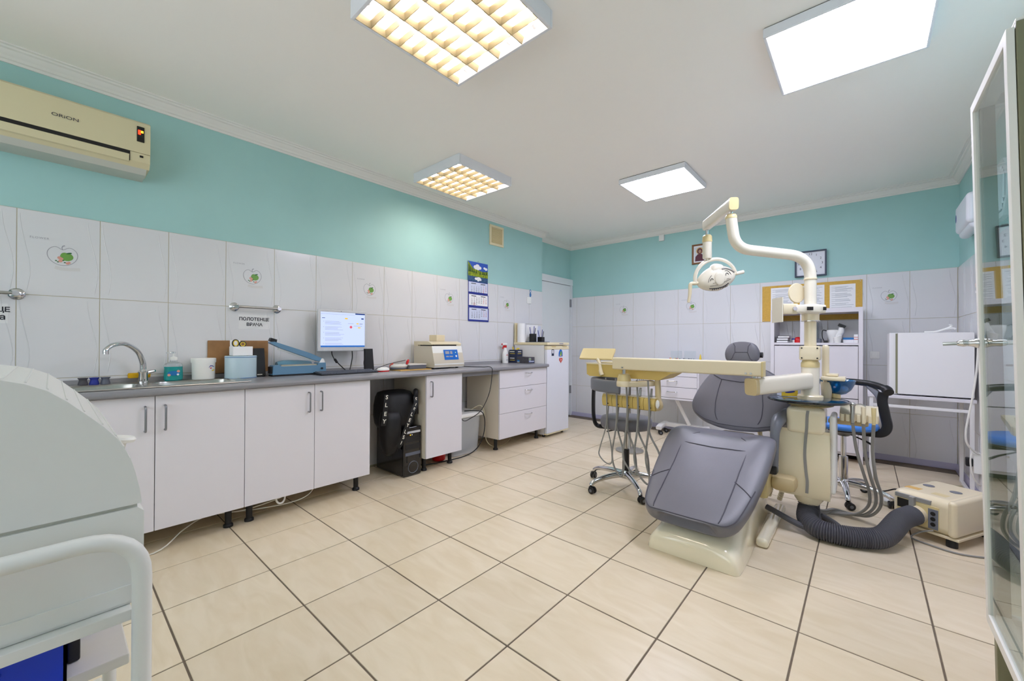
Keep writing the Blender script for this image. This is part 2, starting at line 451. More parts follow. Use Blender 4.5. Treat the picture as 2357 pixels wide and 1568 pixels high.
tile_wall(wl, -.1195, 1, -5, 16, PI/2, lambda s, z: Vector((XL, s, z)), YN, YJ, (-3, 0, 3, 6, 9, 12))
tile_wall(wb, -3.3268, 1, -1, 14, 0, lambda s, z: Vector((s, YB, z)), XD, XR, (2, 5, 11))
# right wall coordinate runs from the far corner towards the camera
tile_wall(wr, 0, 1, 0, 23, -PI/2, lambda s, z: Vector((XR, YB-s, z)), 0, YB-YN, (2, 5, 8, 11))
# skirting
sk = [(0, .055), (-.006, .055), (-.010, .045), (-.016, .02), (-.020, .004), (-.020, 0), (0, 0)]
struct(MB().prism([(YB+p[0], p[1]) for p in sk], 'X', XD, XR).build('baseboard_back', 'baseboard'))
struct(MB().prism([(XR+p[0], p[1]) for p in sk], 'Y', YN, YB).build('baseboard_right', 'baseboard'))
# ceiling cornice
co = [(0, -.075), (.008, -.075), (.010, -.062), (.018, -.058), (.022, -.045), (.036, -.030), (.040, -.020), (.052, -.016), (.056, -.008), (.070, -.006), (.070, 0), (0, 0)]
def cornice(name, axis, w, sgn, a0, a1): return struct(MB().prism([(w+sgn*p[0], ZC+p[1]) for p in co], axis, a0, a1).build(name, 'cornice', ang=25))
cornice('trim_1', 'Y', XL-PW, 1, YN, YJ+.06)
cornice('trim_2', 'Y', XD, 1, YJ, YB+PW)
cornice('trim_3', 'X', YB+PW, -1, XD, XR)
cornice('trim_4', 'Y', XR+PW, -1, YN, YB+PW)
cornice('trim_5', 'X', YN, 1, XL-PW, XR+PW)
cornice('trim_6', 'X', YJ, 1, XD, XL-PW+.06)
# door in the recess
d = struct(MB().box(XD, XD+.035, YJ+.06, YB-.06, .01, 1.985, .003).build('door_1', 'door_white'))
MB().box(XD, XD+.05, YJ+.0, YB-.0, 1.99, 2.085, .004).build('door_header', 'door_white', d)
MB().box(XD, XD+.045, YB-.055, YB-.001, 0, 1.99, .003).build('door_frame', 'door_white', d)
MB().box(XD, XD+.045, YJ+.001, YJ+.055, 0, 1.99, .003).build('door_frame', 'door_white', d)
for z in (1.72, .40):
    MB().box(XD+.036, XD+.052, YB-.072, YB-.038, z-.06, z+.06, .003).build('hinge', 'alu_handle', d)
h = MB().cyl((XD+.035, YJ+.12, 1.0), (XD+.085, YJ+.12, 1.0), .011).tube(fillet([(XD+.08, YJ+.12, 1.0), (XD+.08, YJ+.24, 1.0)], .02), .009)
h.build('door_handle', 'chrome', d)

# ================================================================ CEILING LAMPS
def louvre_lamp(x0, x1, y0, y1, label):
    z0, z1 = 2.538, ZC
    t = thing('louvre_ceiling_lamp', label, 'ceiling lamp', ((x0+x1)/2, (y0+y1)/2, z0), group=None)
    b = MB('lamp_white'); w = .016
    b.box(x0, x1, y0, y0+w, z0, z1, .004).box(x0, x1, y1-w, y1, z0, z1, .004).box(x0, x0+w, y0+w, y1-w, z0, z1, .004).box(x1-w, x1, y0+w, y1-w, z0, z1, .004).box(x0+w, x1-w, y0+w, y1-w, z1-.012, z1)
    b.build('housing', None, t)
    X0, X1, Y0, Y1 = x0+w, x1-w, y0+w, y1-w; n = 4; cw = (X1-X0)/n
    for i in range(n):
        xc = X0+cw*(i+.5)
        MB().cyl((xc, Y0+.025, z1-.034), (xc, Y1-.025, z1-.034), .0125, n=12).build('tube', 'tube_light', t)
        MB().cyl((xc, Y0, z1-.034), (xc, Y0+.025, z1-.034), .0135, n=12).build('tube_socket', 'lamp_white', t); MB().cyl((xc, Y1-.025, z1-.034), (xc, Y1, z1-.034), .0135, n=12).build('tube_socket', 'lamp_white', t)
    zt = z0+.030
    for i in range(n+1):
        xc = X0+cw*i; wd = .030
        L = [(xc-.002, z0+.002), (xc+.002, z0+.002), (xc+.007, z0+.014), (xc+wd/2, zt), (xc-wd/2, zt), (xc-.007, z0+.014)]
        if i == 0: L = [(max(p[0], xc), p[1]) for p in L]
        if i == n: L = [(min(p[0], xc), p[1]) for p in L]
        MB().prism(L, 'Y', Y0, Y1).build('reflector', 'alu_mirror', t, 20)
    nb = 8; pitch_ = (Y1-Y0)/nb
    hw = cw/2-.004
    prof = [(-.0012, 0), (.0012, 0), (.004, .012), (.010, .025), (-.010, .025), (-.004, .012)]
    bm_ = MB()
    rings = []
    for s, sc in ((-1, 1), (1, 1)): rings.append([Vector((s*hw, p[0], p[1])) for p in prof])
    me = bm_.loft(rings).mesh('louvre_blade', 'alu_mirror', 20)
    for i in range(n):
        for k in range(1, nb):
            inst('louvre_blade', me, t, Vector((X0+cw*(i+.5), Y0+pitch_*k, z0+.002))-t.location)
    return t
louvre_lamp(-1.705, -1.062, .858, 1.485, 'large white louvred ceiling lamp nearer the air conditioner, mirror grid lit by warm tubes')
louvre_lamp(-3.03, -2.42, 2.12, 2.755, 'white louvred ceiling lamp near the wall above the computer monitor')
def panel_lamp(x0, x1, y0, y1, label):
    z0 = 2.572
    t = thing('led_panel_lamp', label, 'ceiling lamp', ((x0+x1)/2, (y0+y1)/2, z0))
    b = MB('lamp_white'); w = .014
    b.box(x0, x1, y0, y0+w, z0, ZC-.004, .004).box(x0, x1, y1-w, y1, z0, ZC-.004, .004).box(x0, x0+w, y0+w, y1-w, z0, ZC-.004, .004).box(x1-w, x1, y0+w, y1-w, z0, ZC-.004, .004)
    b.use('dark').box(x0+.006, x1-.006, y0+.006, y1-.006, ZC-.006, ZC); b.build('frame', None, t)
    MB().box(x0+w, x1-w, y0+w, y1-w, z0+.002, z0+.006).build('diffuser', 'panel_light', t)
panel_lamp(-1.705, -1.115, 3.43, 4.03, 'bright square light panel on the ceiling between the door corner and the dental lamp')
panel_lamp(-.366, .238, 2.222, 2.822, 'bright square light panel on the ceiling beside the glass cabinet')
# ================================================================ AIR CONDITIONER
def ac():
    y0, y1 = -.45, .373; xw = XL-PW; xf = -3.115
    t = thing('air_conditioner', 'yellowed wall air conditioner with red display above the sink', 'air conditioner', (xw, (y0+y1)/2, 2.09))
    P = [(xw, 2.375), (xf-.02, 2.375), (xf, 2.36), (xf+.004, 2.22), (xf+.002, 2.19), (xw, 2.19)]
    MB().prism(P, 'Y', y0, y1).build('front_panel', 'ac_cream', t)
    P2 = [(xw, 2.188), (xf+.0, 2.188), (xf-.004, 2.14), (xf-.03, 2.112), (xw, 2.112)]
    MB().prism(P2, 'Y', y0, y1).build('body', 'ac_cream', t)
    MB().prism([(xw, 2.112), (xf-.03, 2.112), (xf-.06, 2.085), (xw, 2.085)], 'Y', y0+.004, y1-.012).build('base', 'ac_under', t)
    MB().box(xf-.01, xf+.0022, y0+.09, .286, 2.171, 2.1885).build('air_slot', 'dark', t)
    MB().box(xf-.012, xf+.001, .2855, .288, 2.136, 2.1885).build('slot_edge', 'dark', t)
    MB().prism([(xf+.0005, 2.170), (xf-.002, 2.132), (xf-.014, 2.128), (xf-.012, 2.170)], 'Y', y0+.09, .284).build('louvre_flap', 'ac_cream', t)
    dsp = MB().box(xf-.004, xf+.0065, .315, .347, 2.252, 2.339, .002).build('display', 'dark', t)
    MB('red_led').box(xf+.0060, xf+.0078, .320, .331, 2.292, 2.318, .002).use('amber_led').box(xf+.0062, xf+.0080, .332, .342, 2.304, 2.316, .002).build('display_digits', None, dsp)
    MB().box(xf-.004, xf+.003, .328, .343, 2.166, 2.176).build('sensor_window', 'dark', t)
    put_text(MB(), 'ORiON', .024, (xf+.0050, .043, 2.272), (1, 0, .02), sx=1.25).build('lettering', 'print_dark', t)
ac()

# ================================================================ BASE CABINETS
XF = -2.785; ZB, ZTOP = .125, .832; XCB = -3.27
def handle_v(parent, y, zc, L=.128):
    MB().tube(fillet([(XF, y, zc-L/2), (XF+.030, y, zc-L/2), (XF+.030, y, zc+L/2), (XF, y, zc+L/2)], .012), .005, 8).build('handle', 'alu_handle', parent)
def handle_h(parent, yc, z, L=.11):
    P = [(XF, yc-L/2, z), (XF+.022, yc-L/2+.006, z), (XF+.030, yc, z-.004), (XF+.022, yc+L/2-.006, z), (XF, yc+L/2, z)]
    MB().tube(catmull(P, 5), .0045, 8).build('handle', 'chrome', parent)
def cabinet(y0, y1, label, doors, drawers=None):
    t = thing('base_cabinet', label, 'cabinet', ((XF+XCB)/2, (y0+y1)/2, 0))
    th = .016; b = MB('laminate_inner')
    xi = XF-.018
    b.box(XCB, xi, y0, y0+th, ZB, ZTOP).box(XCB, xi, y1-th, y1, ZB, ZTOP).box(XCB, xi, y0+th, y1-th, ZB, ZB+th).box(XCB, XCB+.004, y0+th, y1-th, ZB+th, ZTOP).box(XCB, xi, y0+th, y1-th, ZTOP-th, ZTOP)
    b.build('carcass', None, t)
    n = doors
    if doors:
        w = (y1-y0)/n
        for i in range(n):
            a, c = y0+i*w+.0015, y0+(i+1)*w-.0015
            dr = MB().box(xi+.001, XF, a, c, ZB+.002, ZTOP-.002, .0015).build('door', 'laminate_white', t)
            hy = (c-.038 if i == 0 else a+.038) if n == 2 else a+.045
            handle_v(dr, hy, .715)
    else:
        zz = [ZB+.002, .385, .645, ZTOP-.002]
        for i in range(3):
            dr = MB().box(xi+.001, XF, y0+.0015, y1-.0015, zz[i]+(.0015 if i else 0), zz[i+1]-.0015, .0015).build('drawer', 'laminate_white', t)
            handle_h(dr, (y0+y1)/2+.06, zz[i+1]-.045)
    for yy in (y0+.055, y1-.055):
        for xx in (XF-.105, XCB+.08):
            MB().lathe([(.026, 0), (.026, .012), (.024, .016), (.0175, .022), (.0175, ZB)], (xx, yy, 0), 16).build('leg', 'black_plastic', t)
    return t
cabinet(-.045, .766, 'white two-door base cabinet under the steel sink', 2)
cabinet(.766, 1.577, 'white two-door base cabinet below the heat sealer and monitor', 2)
cabinet(2.09, 2.492, 'narrow white one-door base cabinet below the centrifuge', 1)
cabinet(2.998, 3.798, 'white base cabinet with three drawers beside the refrigerator', 0)
# worktop with a cut-out for the sink
ZW = .868
ys0, ys1 = -.30, .815; xs0, xs1 = -3.285, -2.835
def worktop():
    t = thing('worktop', 'long grey laminate worktop running along the tiled wall', 'worktop', (-3.03, 1.7, ZTOP))
    xfr = -2.752; r = .014
    pr = [(XL+.0045, ZTOP+.001), (xfr-r, ZTOP+.001)] + [(xfr-r+r*math.sin(a), ZTOP+.001+r-r*math.cos(a)) for a in (.5, 1.1, 1.57)] + [(xfr-r+r*math.cos(a), ZW-r+r*math.sin(a)) for a in (0, .5, 1.0, 1.57)] + [(XL+.0045, ZW)]
    b = MB()
    b.prism(pr, 'Y', ys1-.02, 3.805)
    b.prism(pr, 'Y', -1.2, ys0+.02)
    # strips in front of and behind the sink
    xa, xb = xs0+.03, xs1-.03
    b.prism([(xb, ZTOP+.001)]+pr[1:-1]+[(xb, ZW)], 'Y', ys0+.02, ys1-.02)
    b.box(XL+.0045, xa, ys0+.02, ys1-.02, ZTOP+.001, ZW)
    b.build('slab', 'worktop', t, 30)
    MB().prism([(XL+.0045, ZW), (XL+.022, ZW), (XL+.014, ZW+.012), (XL+.008, ZW+.026), (XL+.0045, ZW+.028)], 'Y', -1.2, 3.80).build('upstand', 'worktop', t)
    MB().box(XF-.03, XF-.014, 2.494, 2.996, .795, ZTOP).build('apron', 'worktop', t)
worktop()
def sink():
    t = thing('kitchen_sink', 'stainless steel inset double bowl sink in the grey worktop', 'sink', ((xs0+xs1)/2, (ys0+ys1)/2, ZW))
    b = MB()
    def bowl(y0, y1, x0, x1, dep):
        n = 28; rg = []
        for k, (sc, z) in enumerate(((1, ZW+.004), (.985, ZW-.004), (.95, ZW-dep*.6), (.86, ZW-dep), (.2, ZW-dep-.004))):
            rg.append([Vector(((x0+x1)/2+sc*(x1-x0)/2*c[0], (y0+y1)/2+sc*(y1-y0)/2*c[1], z)) for c in rsq(n, 5)])
        b.loft(rg, cap=False); b.add(rg[-1], [list(range(n))]); return rg[0]
    # rim made of flat pieces round the two bowls
    bl = [(-.255, .335), (.395, .765)]; x0, x1 = -3.17, -2.885
    for a, c in bl: bowl(a, c, x0, x1, .15)
    zr0, zr1 = ZW-.002, ZW+.005
    for A in ((xs0, x0+.004, ys0, ys1), (x1-.004, xs1, ys0, ys1), (x0, x1, ys0, bl[0][0]+.004), (x0, x1, bl[0][1]-.004, bl[1][0]+.004), (x0, x1, bl[1][1]-.004, ys1)): b.box(*A, zr0, zr1)
    for (a, c) in bl:
        for (sx, sy) in ((0, 0), (1, 0), (0, 1), (1, 1)):
            cx, cy = (x1 if sx else x0), (c if sy else a); ex, ey = (-.05 if sx else .05), (-.06 if sy else .06)
            P = [(cx, cy, zr1), (cx+ex, cy, zr1), (cx+ex*.35, cy+ey*.35, zr1), (cx, cy+ey, zr1)]; b.add(P, [[0, 1, 2, 3]])
    b.build('bowls', 'steel', t, 40)
    e = MB().tube(fillet([(xs1, ys0, ZW+.004), (xs1, ys1, ZW+.004), (xs0, ys1, ZW+.004)], .02), .004, 8).build('rim_edge', 'steel', t)
    MB().lathe([(.03, 0), (.032, .003), (.001, .004)], ((x0+x1)/2, .58, ZW-.154), 20).build('drain', 'chrome', t)
sink()
def faucet():
    fx, fy = -3.225, .362
    t = thing('faucet', 'chrome swan-neck mixer tap standing behind the sink', 'faucet', (fx, fy, ZW+.005))
    z = ZW+.005
    MB().lathe([(.026, 0), (.026, .006), (.022, .008), (.0215, .05), (.025, .056), (.025, .062), (.018, .07), (.014, .078)], (fx, fy, z), 24).build('body', 'chrome', t)
    P = [(fx, fy, z+.07), (fx+.004, fy-.004, z+.12), (fx+.03, fy-.03, z+.185), (fx+.085, fy-.085, z+.226), (fx+.14, fy-.135, z+.222), (fx+.165, fy-.165, z+.198), (fx+.168, fy-.168, z+.172)]
    Q = catmull(P, 8); MB().tube(Q, [.0155-.004*min(1, i/len(Q)*1.4) if i < len(Q)-8 else .0125 for i in range(len(Q))], 14).build('spout', 'chrome', t)
    MB().tube([(fx, fy+.02, z+.056), (fx+.01, fy+.035, z+.062), (fx+.02, fy+.052, z+.066)], [.012, .010, .007], 10).build('lever', 'chrome', t)
faucet()
def soap():
    x, y = -3.245, .505; z = ZW+.005
    t = thing('soap_dispenser', 'clear pump bottle of turquoise liquid soap beside the tap', 'soap dispenser', (x, y, z))
    MB().lathe([(.040, 0), (.046, .006), (.047, .03), (.045, .075), (.046, .085)], (x, y, z), 28, sx=.72).build('liquid', 'soap_teal', t)
    MB().lathe([(.046, .0852), (.046, .092), (.040, .104), (.024, .112), (.018, .116), (.018, .126)], (x, y, z), 28, sx=.72).build('bottle_neck', 'clear_plastic', t)
    MB().lathe([(.019, .126), (.019, .142), (.008, .146), (.005, .148), (.005, .166)], (x, y, z), 16).build('collar', 'white_plastic', t)
    MB().lathe([(.010, .166), (.011, .172), (.008, .178)], (x, y, z), 14).tube([(x, y, z+.173), (x+.005, y-.03, z+.172), (x+.006, y-.036, z+.168)], .004, 8).build('pump_head', 'clear_plastic', t)
    b = MB('label_blue'); M = face_M((x+.0352, y-.004, z+.045), (1, -.1, 0)); disc(b, M, 0, 0, .030, .014)
    b.use('flower_pink'); disc(b, M, -.022, -.010, .008, n=10, z=.0005); disc(b, M, .022, .012, .008, n=10, z=.0005); b.use('cloud_white'); disc(b, M, .020, -.008, .006, n=10, z=.0005)
    b.build('label', None, t)
soap()
def jar():
    x, y = -3.235, .655; z = ZW+.005
    t = thing('plastic_jar', 'white plastic jar with lid and bird-like print in front of the brown board', 'jar', (x, y, z))
    MB().lathe([(.058, 0), (.060, .003), (.062, .108)], (x, y, z), 30).build('body', 'white_plastic', t)
    MB().lathe([(.066, .106), (.067, .130), (.064, .134), (.001, .134)], (x, y, z), 30).build('lid', 'white_plastic', t)
    b = MB('cal_blue'); M = face_M((x+.054, y+.032, z+.07), (.86, .5, 0)); line(b, M, [(-.020, .004), (-.008, .016), (.006, .014), (.018, .006)], [.002, .006, .005, .002])
    b.use('red_plastic'); disc(b, M, -.006, .000, .006, .004); b.use('yellow'); disc(b, M, .010, -.014, .010, .004, rot=.3); b.build('print', None, t)
jar()
o = MB().box(-3.313, -3.305, .69, 1.055, ZW+.030, 1.122, .004); o = o.build('hardboard_sheet', 'hardboard'); tag(o, 'brown hardboard sheet leaning against the tiled wall', 'board')
def pouch_roll():
    x, y = -3.185, .850; z = ZW
    t = thing('pouch_roll', 'pale blue roll of sterilisation pouch film standing on the worktop', 'film roll', (x, y, z))
    MB().lathe([(.091, 0), (.092, .003), (.092, .150), (.091, .152), (.045, .152), (.045, .02)], (x, y, z), 40, sx=.78).build('film', 'roll_blue', t)
    for zz in (.004, .143): MB().tube([(x+.0722*math.cos(a), y+.0926*math.sin(a), z+zz) for a in [2*PI*k/40 for k in range(40)]], .002, 6, closed=True).build('blue_edge', 'edge_blue', t)
    return t
pouch_roll()
tag(MB().box(-3.215, -3.13, .79, .905, ZW+.154, 1.082, .002).build('paper_box', 'paper'), 'open white paper box standing on the blue film roll', 'box')
tag(MB().box(-3.222, -3.218, .795, .855, ZW+.154, 1.125, .001).build('paper_card', 'paper'), 'white card standing up behind the scissors', 'card')
def scissors():
    x, y = -3.175, .835; z = 1.084
    t = thing('scissors', 'scissors with black and yellow handles sticking up from the paper box', 'scissors', (x, y, z))
    for dy, r, rz, z0 in ((-.019, .017, .022, .020), (.022, .017, .017, .014)):
        P = [(x, y+dy+r*math.cos(a), z+z0+rz*math.sin(a)) for a in [2*PI*k/20 for k in range(20)]]
        MB().tube(P, .005, 8, closed=True).build('handle', 'black_plastic', t)
        P = [(x+.003, y+dy+(r-.004)*math.cos(a), z+z0+(rz-.004)*math.sin(a)) for a in [2*PI*k/20 for k in range(20)]]
        MB().tube(P, .003, 6, closed=True).build('grip_lining', 'yellow', t)
    MB().prism([(y-.006, z), (y+.004, z), (y, z-.12)], 'X', x-.0012, x+.0012).build('blade', 'steel', t)
scissors()
def speaker(x, y, label, h=.20):
    t = thing('computer_speaker', label, 'speaker', (x, y, ZW))
    z = ZW
    MB().loft([[Vector((x+.02, y-.037, z+.006)), Vector((x+.02, y+.040, z+.006)), Vector((x-.012, y+.040, z+.006)), Vector((x-.012, y-.037, z+.006))], [Vector((x+.006, y-.033, z+h)), Vector((x+.006, y+.033, z+h)), Vector((x-.022, y+.033, z+h)), Vector((x-.022, y-.033, z+h))]]).build('cabinet', 'black_plastic', t)
    MB().ell((x-.025, y, z+.07), (.03, .03, .06)).build('rear_housing', 'black_plastic', t)
    MB().lathe([(.045, 0), (.045, .006), (.02, .012)], (x-.008, y, z), 24, sx=.8).build('foot', 'black_plastic', t)
    quad(MB(), face_M((x+.0205, y+.002, z+.016), (1, 0, .07)), -.016, .016, -.003, .003).build('badge', 'letter_white', t)
speaker(-3.225, .968, 'black desktop speaker standing next to the blue film roll')
speaker(-3.165, 1.775, 'black desktop speaker standing behind the keyboard by the monitor', .19)
def sealer():
    y0, y1 = 1.03, 1.40; x0, x1 = -3.215, -3.135; z = ZW
    t = thing('impulse_sealer', 'blue-grey impulse heat sealer with its arm raised', 'heat sealer', ((x0+x1)/2, (y0+y1)/2, z))
    pr = [(y0, z+.012), (y0+.004, z+.076), (y0+.05, z+.080), (y0+.056, z+.070), (y1-.06, z+.070), (y1-.055, z+.088), (y1, z+.088), (y1+.004, z+.012)]
    MB().prism(pr, 'X', x0, x1).build('base', 'sealer_blue', t)
    MB().box(x0-.004, x1+.004, y0, y1, z, z+.011).build('bottom_plate', 'black_plastic', t)
    MB().box(x1-.045, x1-.015, y0+.055, y1-.062, z+.070, z+.078).build('sealing_bar', 'cream', t)
    MB().box(x1-.050, x1-.010, y0+.060, y1-.068, z+.078, z+.081).build('heating_strip', 'steel', t)
    # raised arm hinged at the far end
    hy, hz = y1-.022, z+.106; a = math.radians(20.5)
    def R(u, w): return (hy-u*math.cos(a)-w*math.sin(a), hz+u*math.sin(a)-w*math.cos(a))
    arm = [R(-.015, -.012), R(.10, -.022), R(.36, -.016), R(.385, -.006), R(.385, .004), R(.30, .014), R(.05, .018), R(-.015, .012)]
    MB().prism(arm, 'X', x0+.02, x1-.015).build('arm', 'sealer_blue', t)
    MB().prism([R(.05, .019), R(.315, .015), R(.315, .026), R(.05, .028)], 'X', x0+.032, x1-.03).build('pressure_bar', 'white_plastic', t)
    MB().prism([R(.345, -.012), R(.39, -.012), R(.39, -.034), R(.35, -.036)], 'X', x0+.022, x1-.017).build('arm_knob', 'black_plastic', t)
    MB().prism([(y1-.045, z+.088), (y1-.004, z+.088), (y1-.012, z+.118), (y1-.026, z+.120)], 'X', x1-.014, x1-.006).build('hinge_bracket', 'white_plastic', t)
    MB().cyl((x1, y1-.03, z+.045), (x1+.008, y1-.03, z+.045), .008, n=12).build('power_knob', 'black_plastic', t)
    MB().box(x0+.01, x1-.01, y0-.010, y0+.002, z+.02, z+.07, .003).build('end_cap', 'black_plastic', t)
sealer()
tag(MB().tube(catmull([(-3.272, 1.10, ZW+.058), (-3.270, 1.2, ZW+.062), (-3.268, 1.34, ZW+.056)], 6), [.040, .045, .047, .048, .048, .048, .047, .046, .046, .045, .044, .043, .040][:13], 14).xf(Matrix.Identity(4)).build('film_bag', 'bag_film'), 'blue translucent plastic film bag lying behind the heat sealer', 'bag')
def monitor():
    x = -3.19; y0, y1, z0, z1 = 1.362, 1.772, 1.040, 1.372
    t = thing('computer_monitor', 'silver flat monitor on the wall showing a web page', 'monitor', (x, (y0+y1)/2, z0))
    MB('monitor_silver').box(x-.02, x, y0, y1, z0, z1, .006, 3).use('black_plastic').box(x-.045, x-.02, y0+.01, y1-.01, z0+.01, z1-.01, .01).build('housing', None, t)
    sc = MB().box(x-.001, x+.0008, y0+.021, y1-.021, z0+.034, z1-.020).build('screen', 'screen_light', t)
    M = face_M((x+.0012, (y0+y1)/2, (z0+.034+z1-.020)/2), (1, 0, 0)); hw, hh = (y1-y0)/2-.021, (z1-z0-.054)/2
    b = MB('screen_blue'); quad(b, M, -hw, hw, -hh, -hh+.012)
    b.use('screen_navy'); quad(b, M, hw-.085, hw, hh-.010, hh); quad(b, M, hw-.032, hw-.010, hh-.048, hh-.038); quad(b, M, -hw+.01, -hw+.034, hh-.05, hh-.046)
    b.use('screen_yellow'); quad(b, M, .010, .034, hh-.052, hh-.041); quad(b, M, hw-.075, hw-.055, hh-.090, hh-.081); quad(b, M, hw-.062, hw-.038, hh-.123, hh-.114)
    b.use('screen_red'); disc(b, M, .062, hh-.115, .011, z=.0002)
    b.use('screen_grey'); quad(b, M, hw-.048, hw-.020, hh-.090, hh-.083); quad(b, M, -hw, hw-.09, hh-.016, hh-.014)
    random.seed(3)
    for i in range(6):
        zt = hh-.072-i*.044
        for k in range(4):
            L = .10+random.random()*.055
            if zt-k*.0075 > -hh+.016: quad(b, M, -hw+.034, -hw+.034+L, zt-k*.0075-.0022, zt-k*.0075)
        quad(b, M, -hw+.020, -hw+.025, zt-.004, zt)
    quad(b, M, .036, .085, hh-.088, hh-.085); quad(b, M, .086, .16, hh-.106, hh-.103)
    b.build('web_page', None, sc)
    MB().box(XL, x-.040, (y0+y1)/2-.05, (y0+y1)/2+.05, 1.15, 1.25, .004).build('wall_bracket', 'black_plastic', t)
    MB().cyl((x-.002, (y0+y1)/2-.02, z1-.010), (x+.001, (y0+y1)/2-.02, z1-.010), .003, n=10).build('camera_lens', 'dark', t)
    for i, P in enumerate(([(x-.02, 1.48, z0+.01), (x-.02, 1.485, z0-.03), (x-.015, 1.51, z0-.075), (x-.01, 1.57, ZW+.035), (x+.0, 1.60, ZW+.006)], [(x-.02, 1.65, z0+.01), (x-.02, 1.653, z0-.05), (x-.015, 1.64, z0-.11), (x-.0, 1.62, ZW+.006)])):
        q = MB().tube(catmull(P, 6), .0042, 8)
        if i == 0: q.cyl((x-.0165, 1.503, z0-.062), (x-.0140, 1.522, z0-.092), .010, n=10)
        q.build('cable', 'black_plastic', t)
monitor()
def keyboard():
    x0, x1, y0, y1 = -3.115, -2.975, 1.30, 1.755
    t = thing('keyboard', 'black computer keyboard lying below the monitor', 'keyboard', ((x0+x1)/2, (y0+y1)/2, ZW))
    MB().prism([(x1, ZW), (x1, ZW+.008), (x0, ZW+.020), (x0, ZW)], 'Y', y0, y1).build('case', 'black_plastic', t)
    b = MB(); nc, nr = 21, 6; kw = (y1-y0-.016)/nc; kd = (x1-x0-.014)/nr
    for r in range(nr):
        for c in range(nc):
            if c in (15, 17): pass
            xa = x1-.007-r*kd; zz = ZW+.008+.012*(x1-xa)/(x1-x0); ya = y0+.008+c*kw
            if r == 0 and 4 < c < 10: continue
            b.box(xa-kd+.0025, xa-.001, ya+.001, ya+kw-.0015, zz, zz+.0075)
    b.box(x1-.007-kd+.0025, x1-.008, y0+.008+5*kw+.001, y0+.008+10*kw-.0015, ZW+.008, ZW+.016)
    k = b.build('keys', 'slate', t); k['kind'] = 'stuff'
keyboard()
def mouse():
    x, y = -3.035, 1.835
    t = thing('computer_mouse', 'white and red computer mouse to the right of the keyboard', 'mouse', (x, y, ZW))
    def half(z0, sx, sy, h):
        return [[Vector((x+sx*c, y+sy*s_, z)) for c, s_ in [(math.cos(2*PI*k/24), math.sin(2*PI*k/24)) for k in range(24)]] for sx, sy, z in ((sx, sy, z0), (sx*1.02, sy*1.02, z0+h*.35), (sx*.85, sy*.88, z0+h*.75), (sx*.5, sy*.55, z0+h), (sx*.05, sy*.05, z0+h*1.04))]
    MB().loft(half(ZW+.001, .034, .054, .012)).build('base', 'red_plastic', t)
    MB().loft(half(ZW+.010, .033, .054, .026)).build('shell', 'white_plastic', t)
    MB().cyl((x+.004, y-.03, ZW+.036), (x-.004, y-.03, ZW+.036), .007, n=12).build('wheel', 'grey_plastic', t)
mouse()
tag(MB().tube(catmull([(-3.04, 1.782, ZW+.012), (-3.10, 1.80, ZW+.006), (-3.2, 1.88, ZW+.02), (-3.27, 2.05, ZW+.05), (-3.285, 2.22, ZW+.075)], 6), .003, 6).build('mouse_cable', 'black_plastic'), 'thin black cable running behind the speaker to the centrifuge', 'cable')
def scale_device():
    y0, y1 = 1.93, 2.25; z = ZW
    b = tag(MB().box(-3.23, -2.955, 1.95, 2.275, z, z+.008, .002).build('wooden_board', 'wood_yellow'), 'thin yellow wooden board under the flat grey device', 'board')
    t = thing('flat_grey_device', 'flat grey and white device with a ring-shaped handle left of the centrifuge', 'device', (-3.08, 2.09, z+.008))
    z += .008
    MB('slate').box(-3.17, -3.0, 2.07, 2.25, z, z+.034, .006).use('device_grey').box(-3.172, -2.998, 2.068, 2.252, z+.034, z+.044, .005).build('body', None, t)
    P = [(-3.085+.055*math.cos(a), 2.02+.075*math.sin(a), z+.030) for a in [2*PI*k/28 for k in range(28)]]
    MB().tube(P, .014, 8, closed=True).build('ring_handle', 'device_grey', t)
    P = [(-3.085+.056*math.cos(a), 2.02+.076*math.sin(a), z+.012) for a in [2*PI*k/28 for k in range(28)]]
    MB().tube(P, .0115, 8, closed=True).build('ring_base', 'slate', t)
    MB().tube([(-3.035, 2.065, z+.045), (-3.035, 2.072, z+.070), (-3.05, 2.09, z+.078), (-3.07, 2.095, z+.05)], .010, 8).build('red_clip', 'red_plastic', t)
    MB().tube(catmull([(-3.10, 1.945, z+.012), (-3.09, 1.935, z+.035), (-3.07, 1.95, z+.055)], 5), .007, 8).build('orange_tab', 'print_red', t)
scale_device()
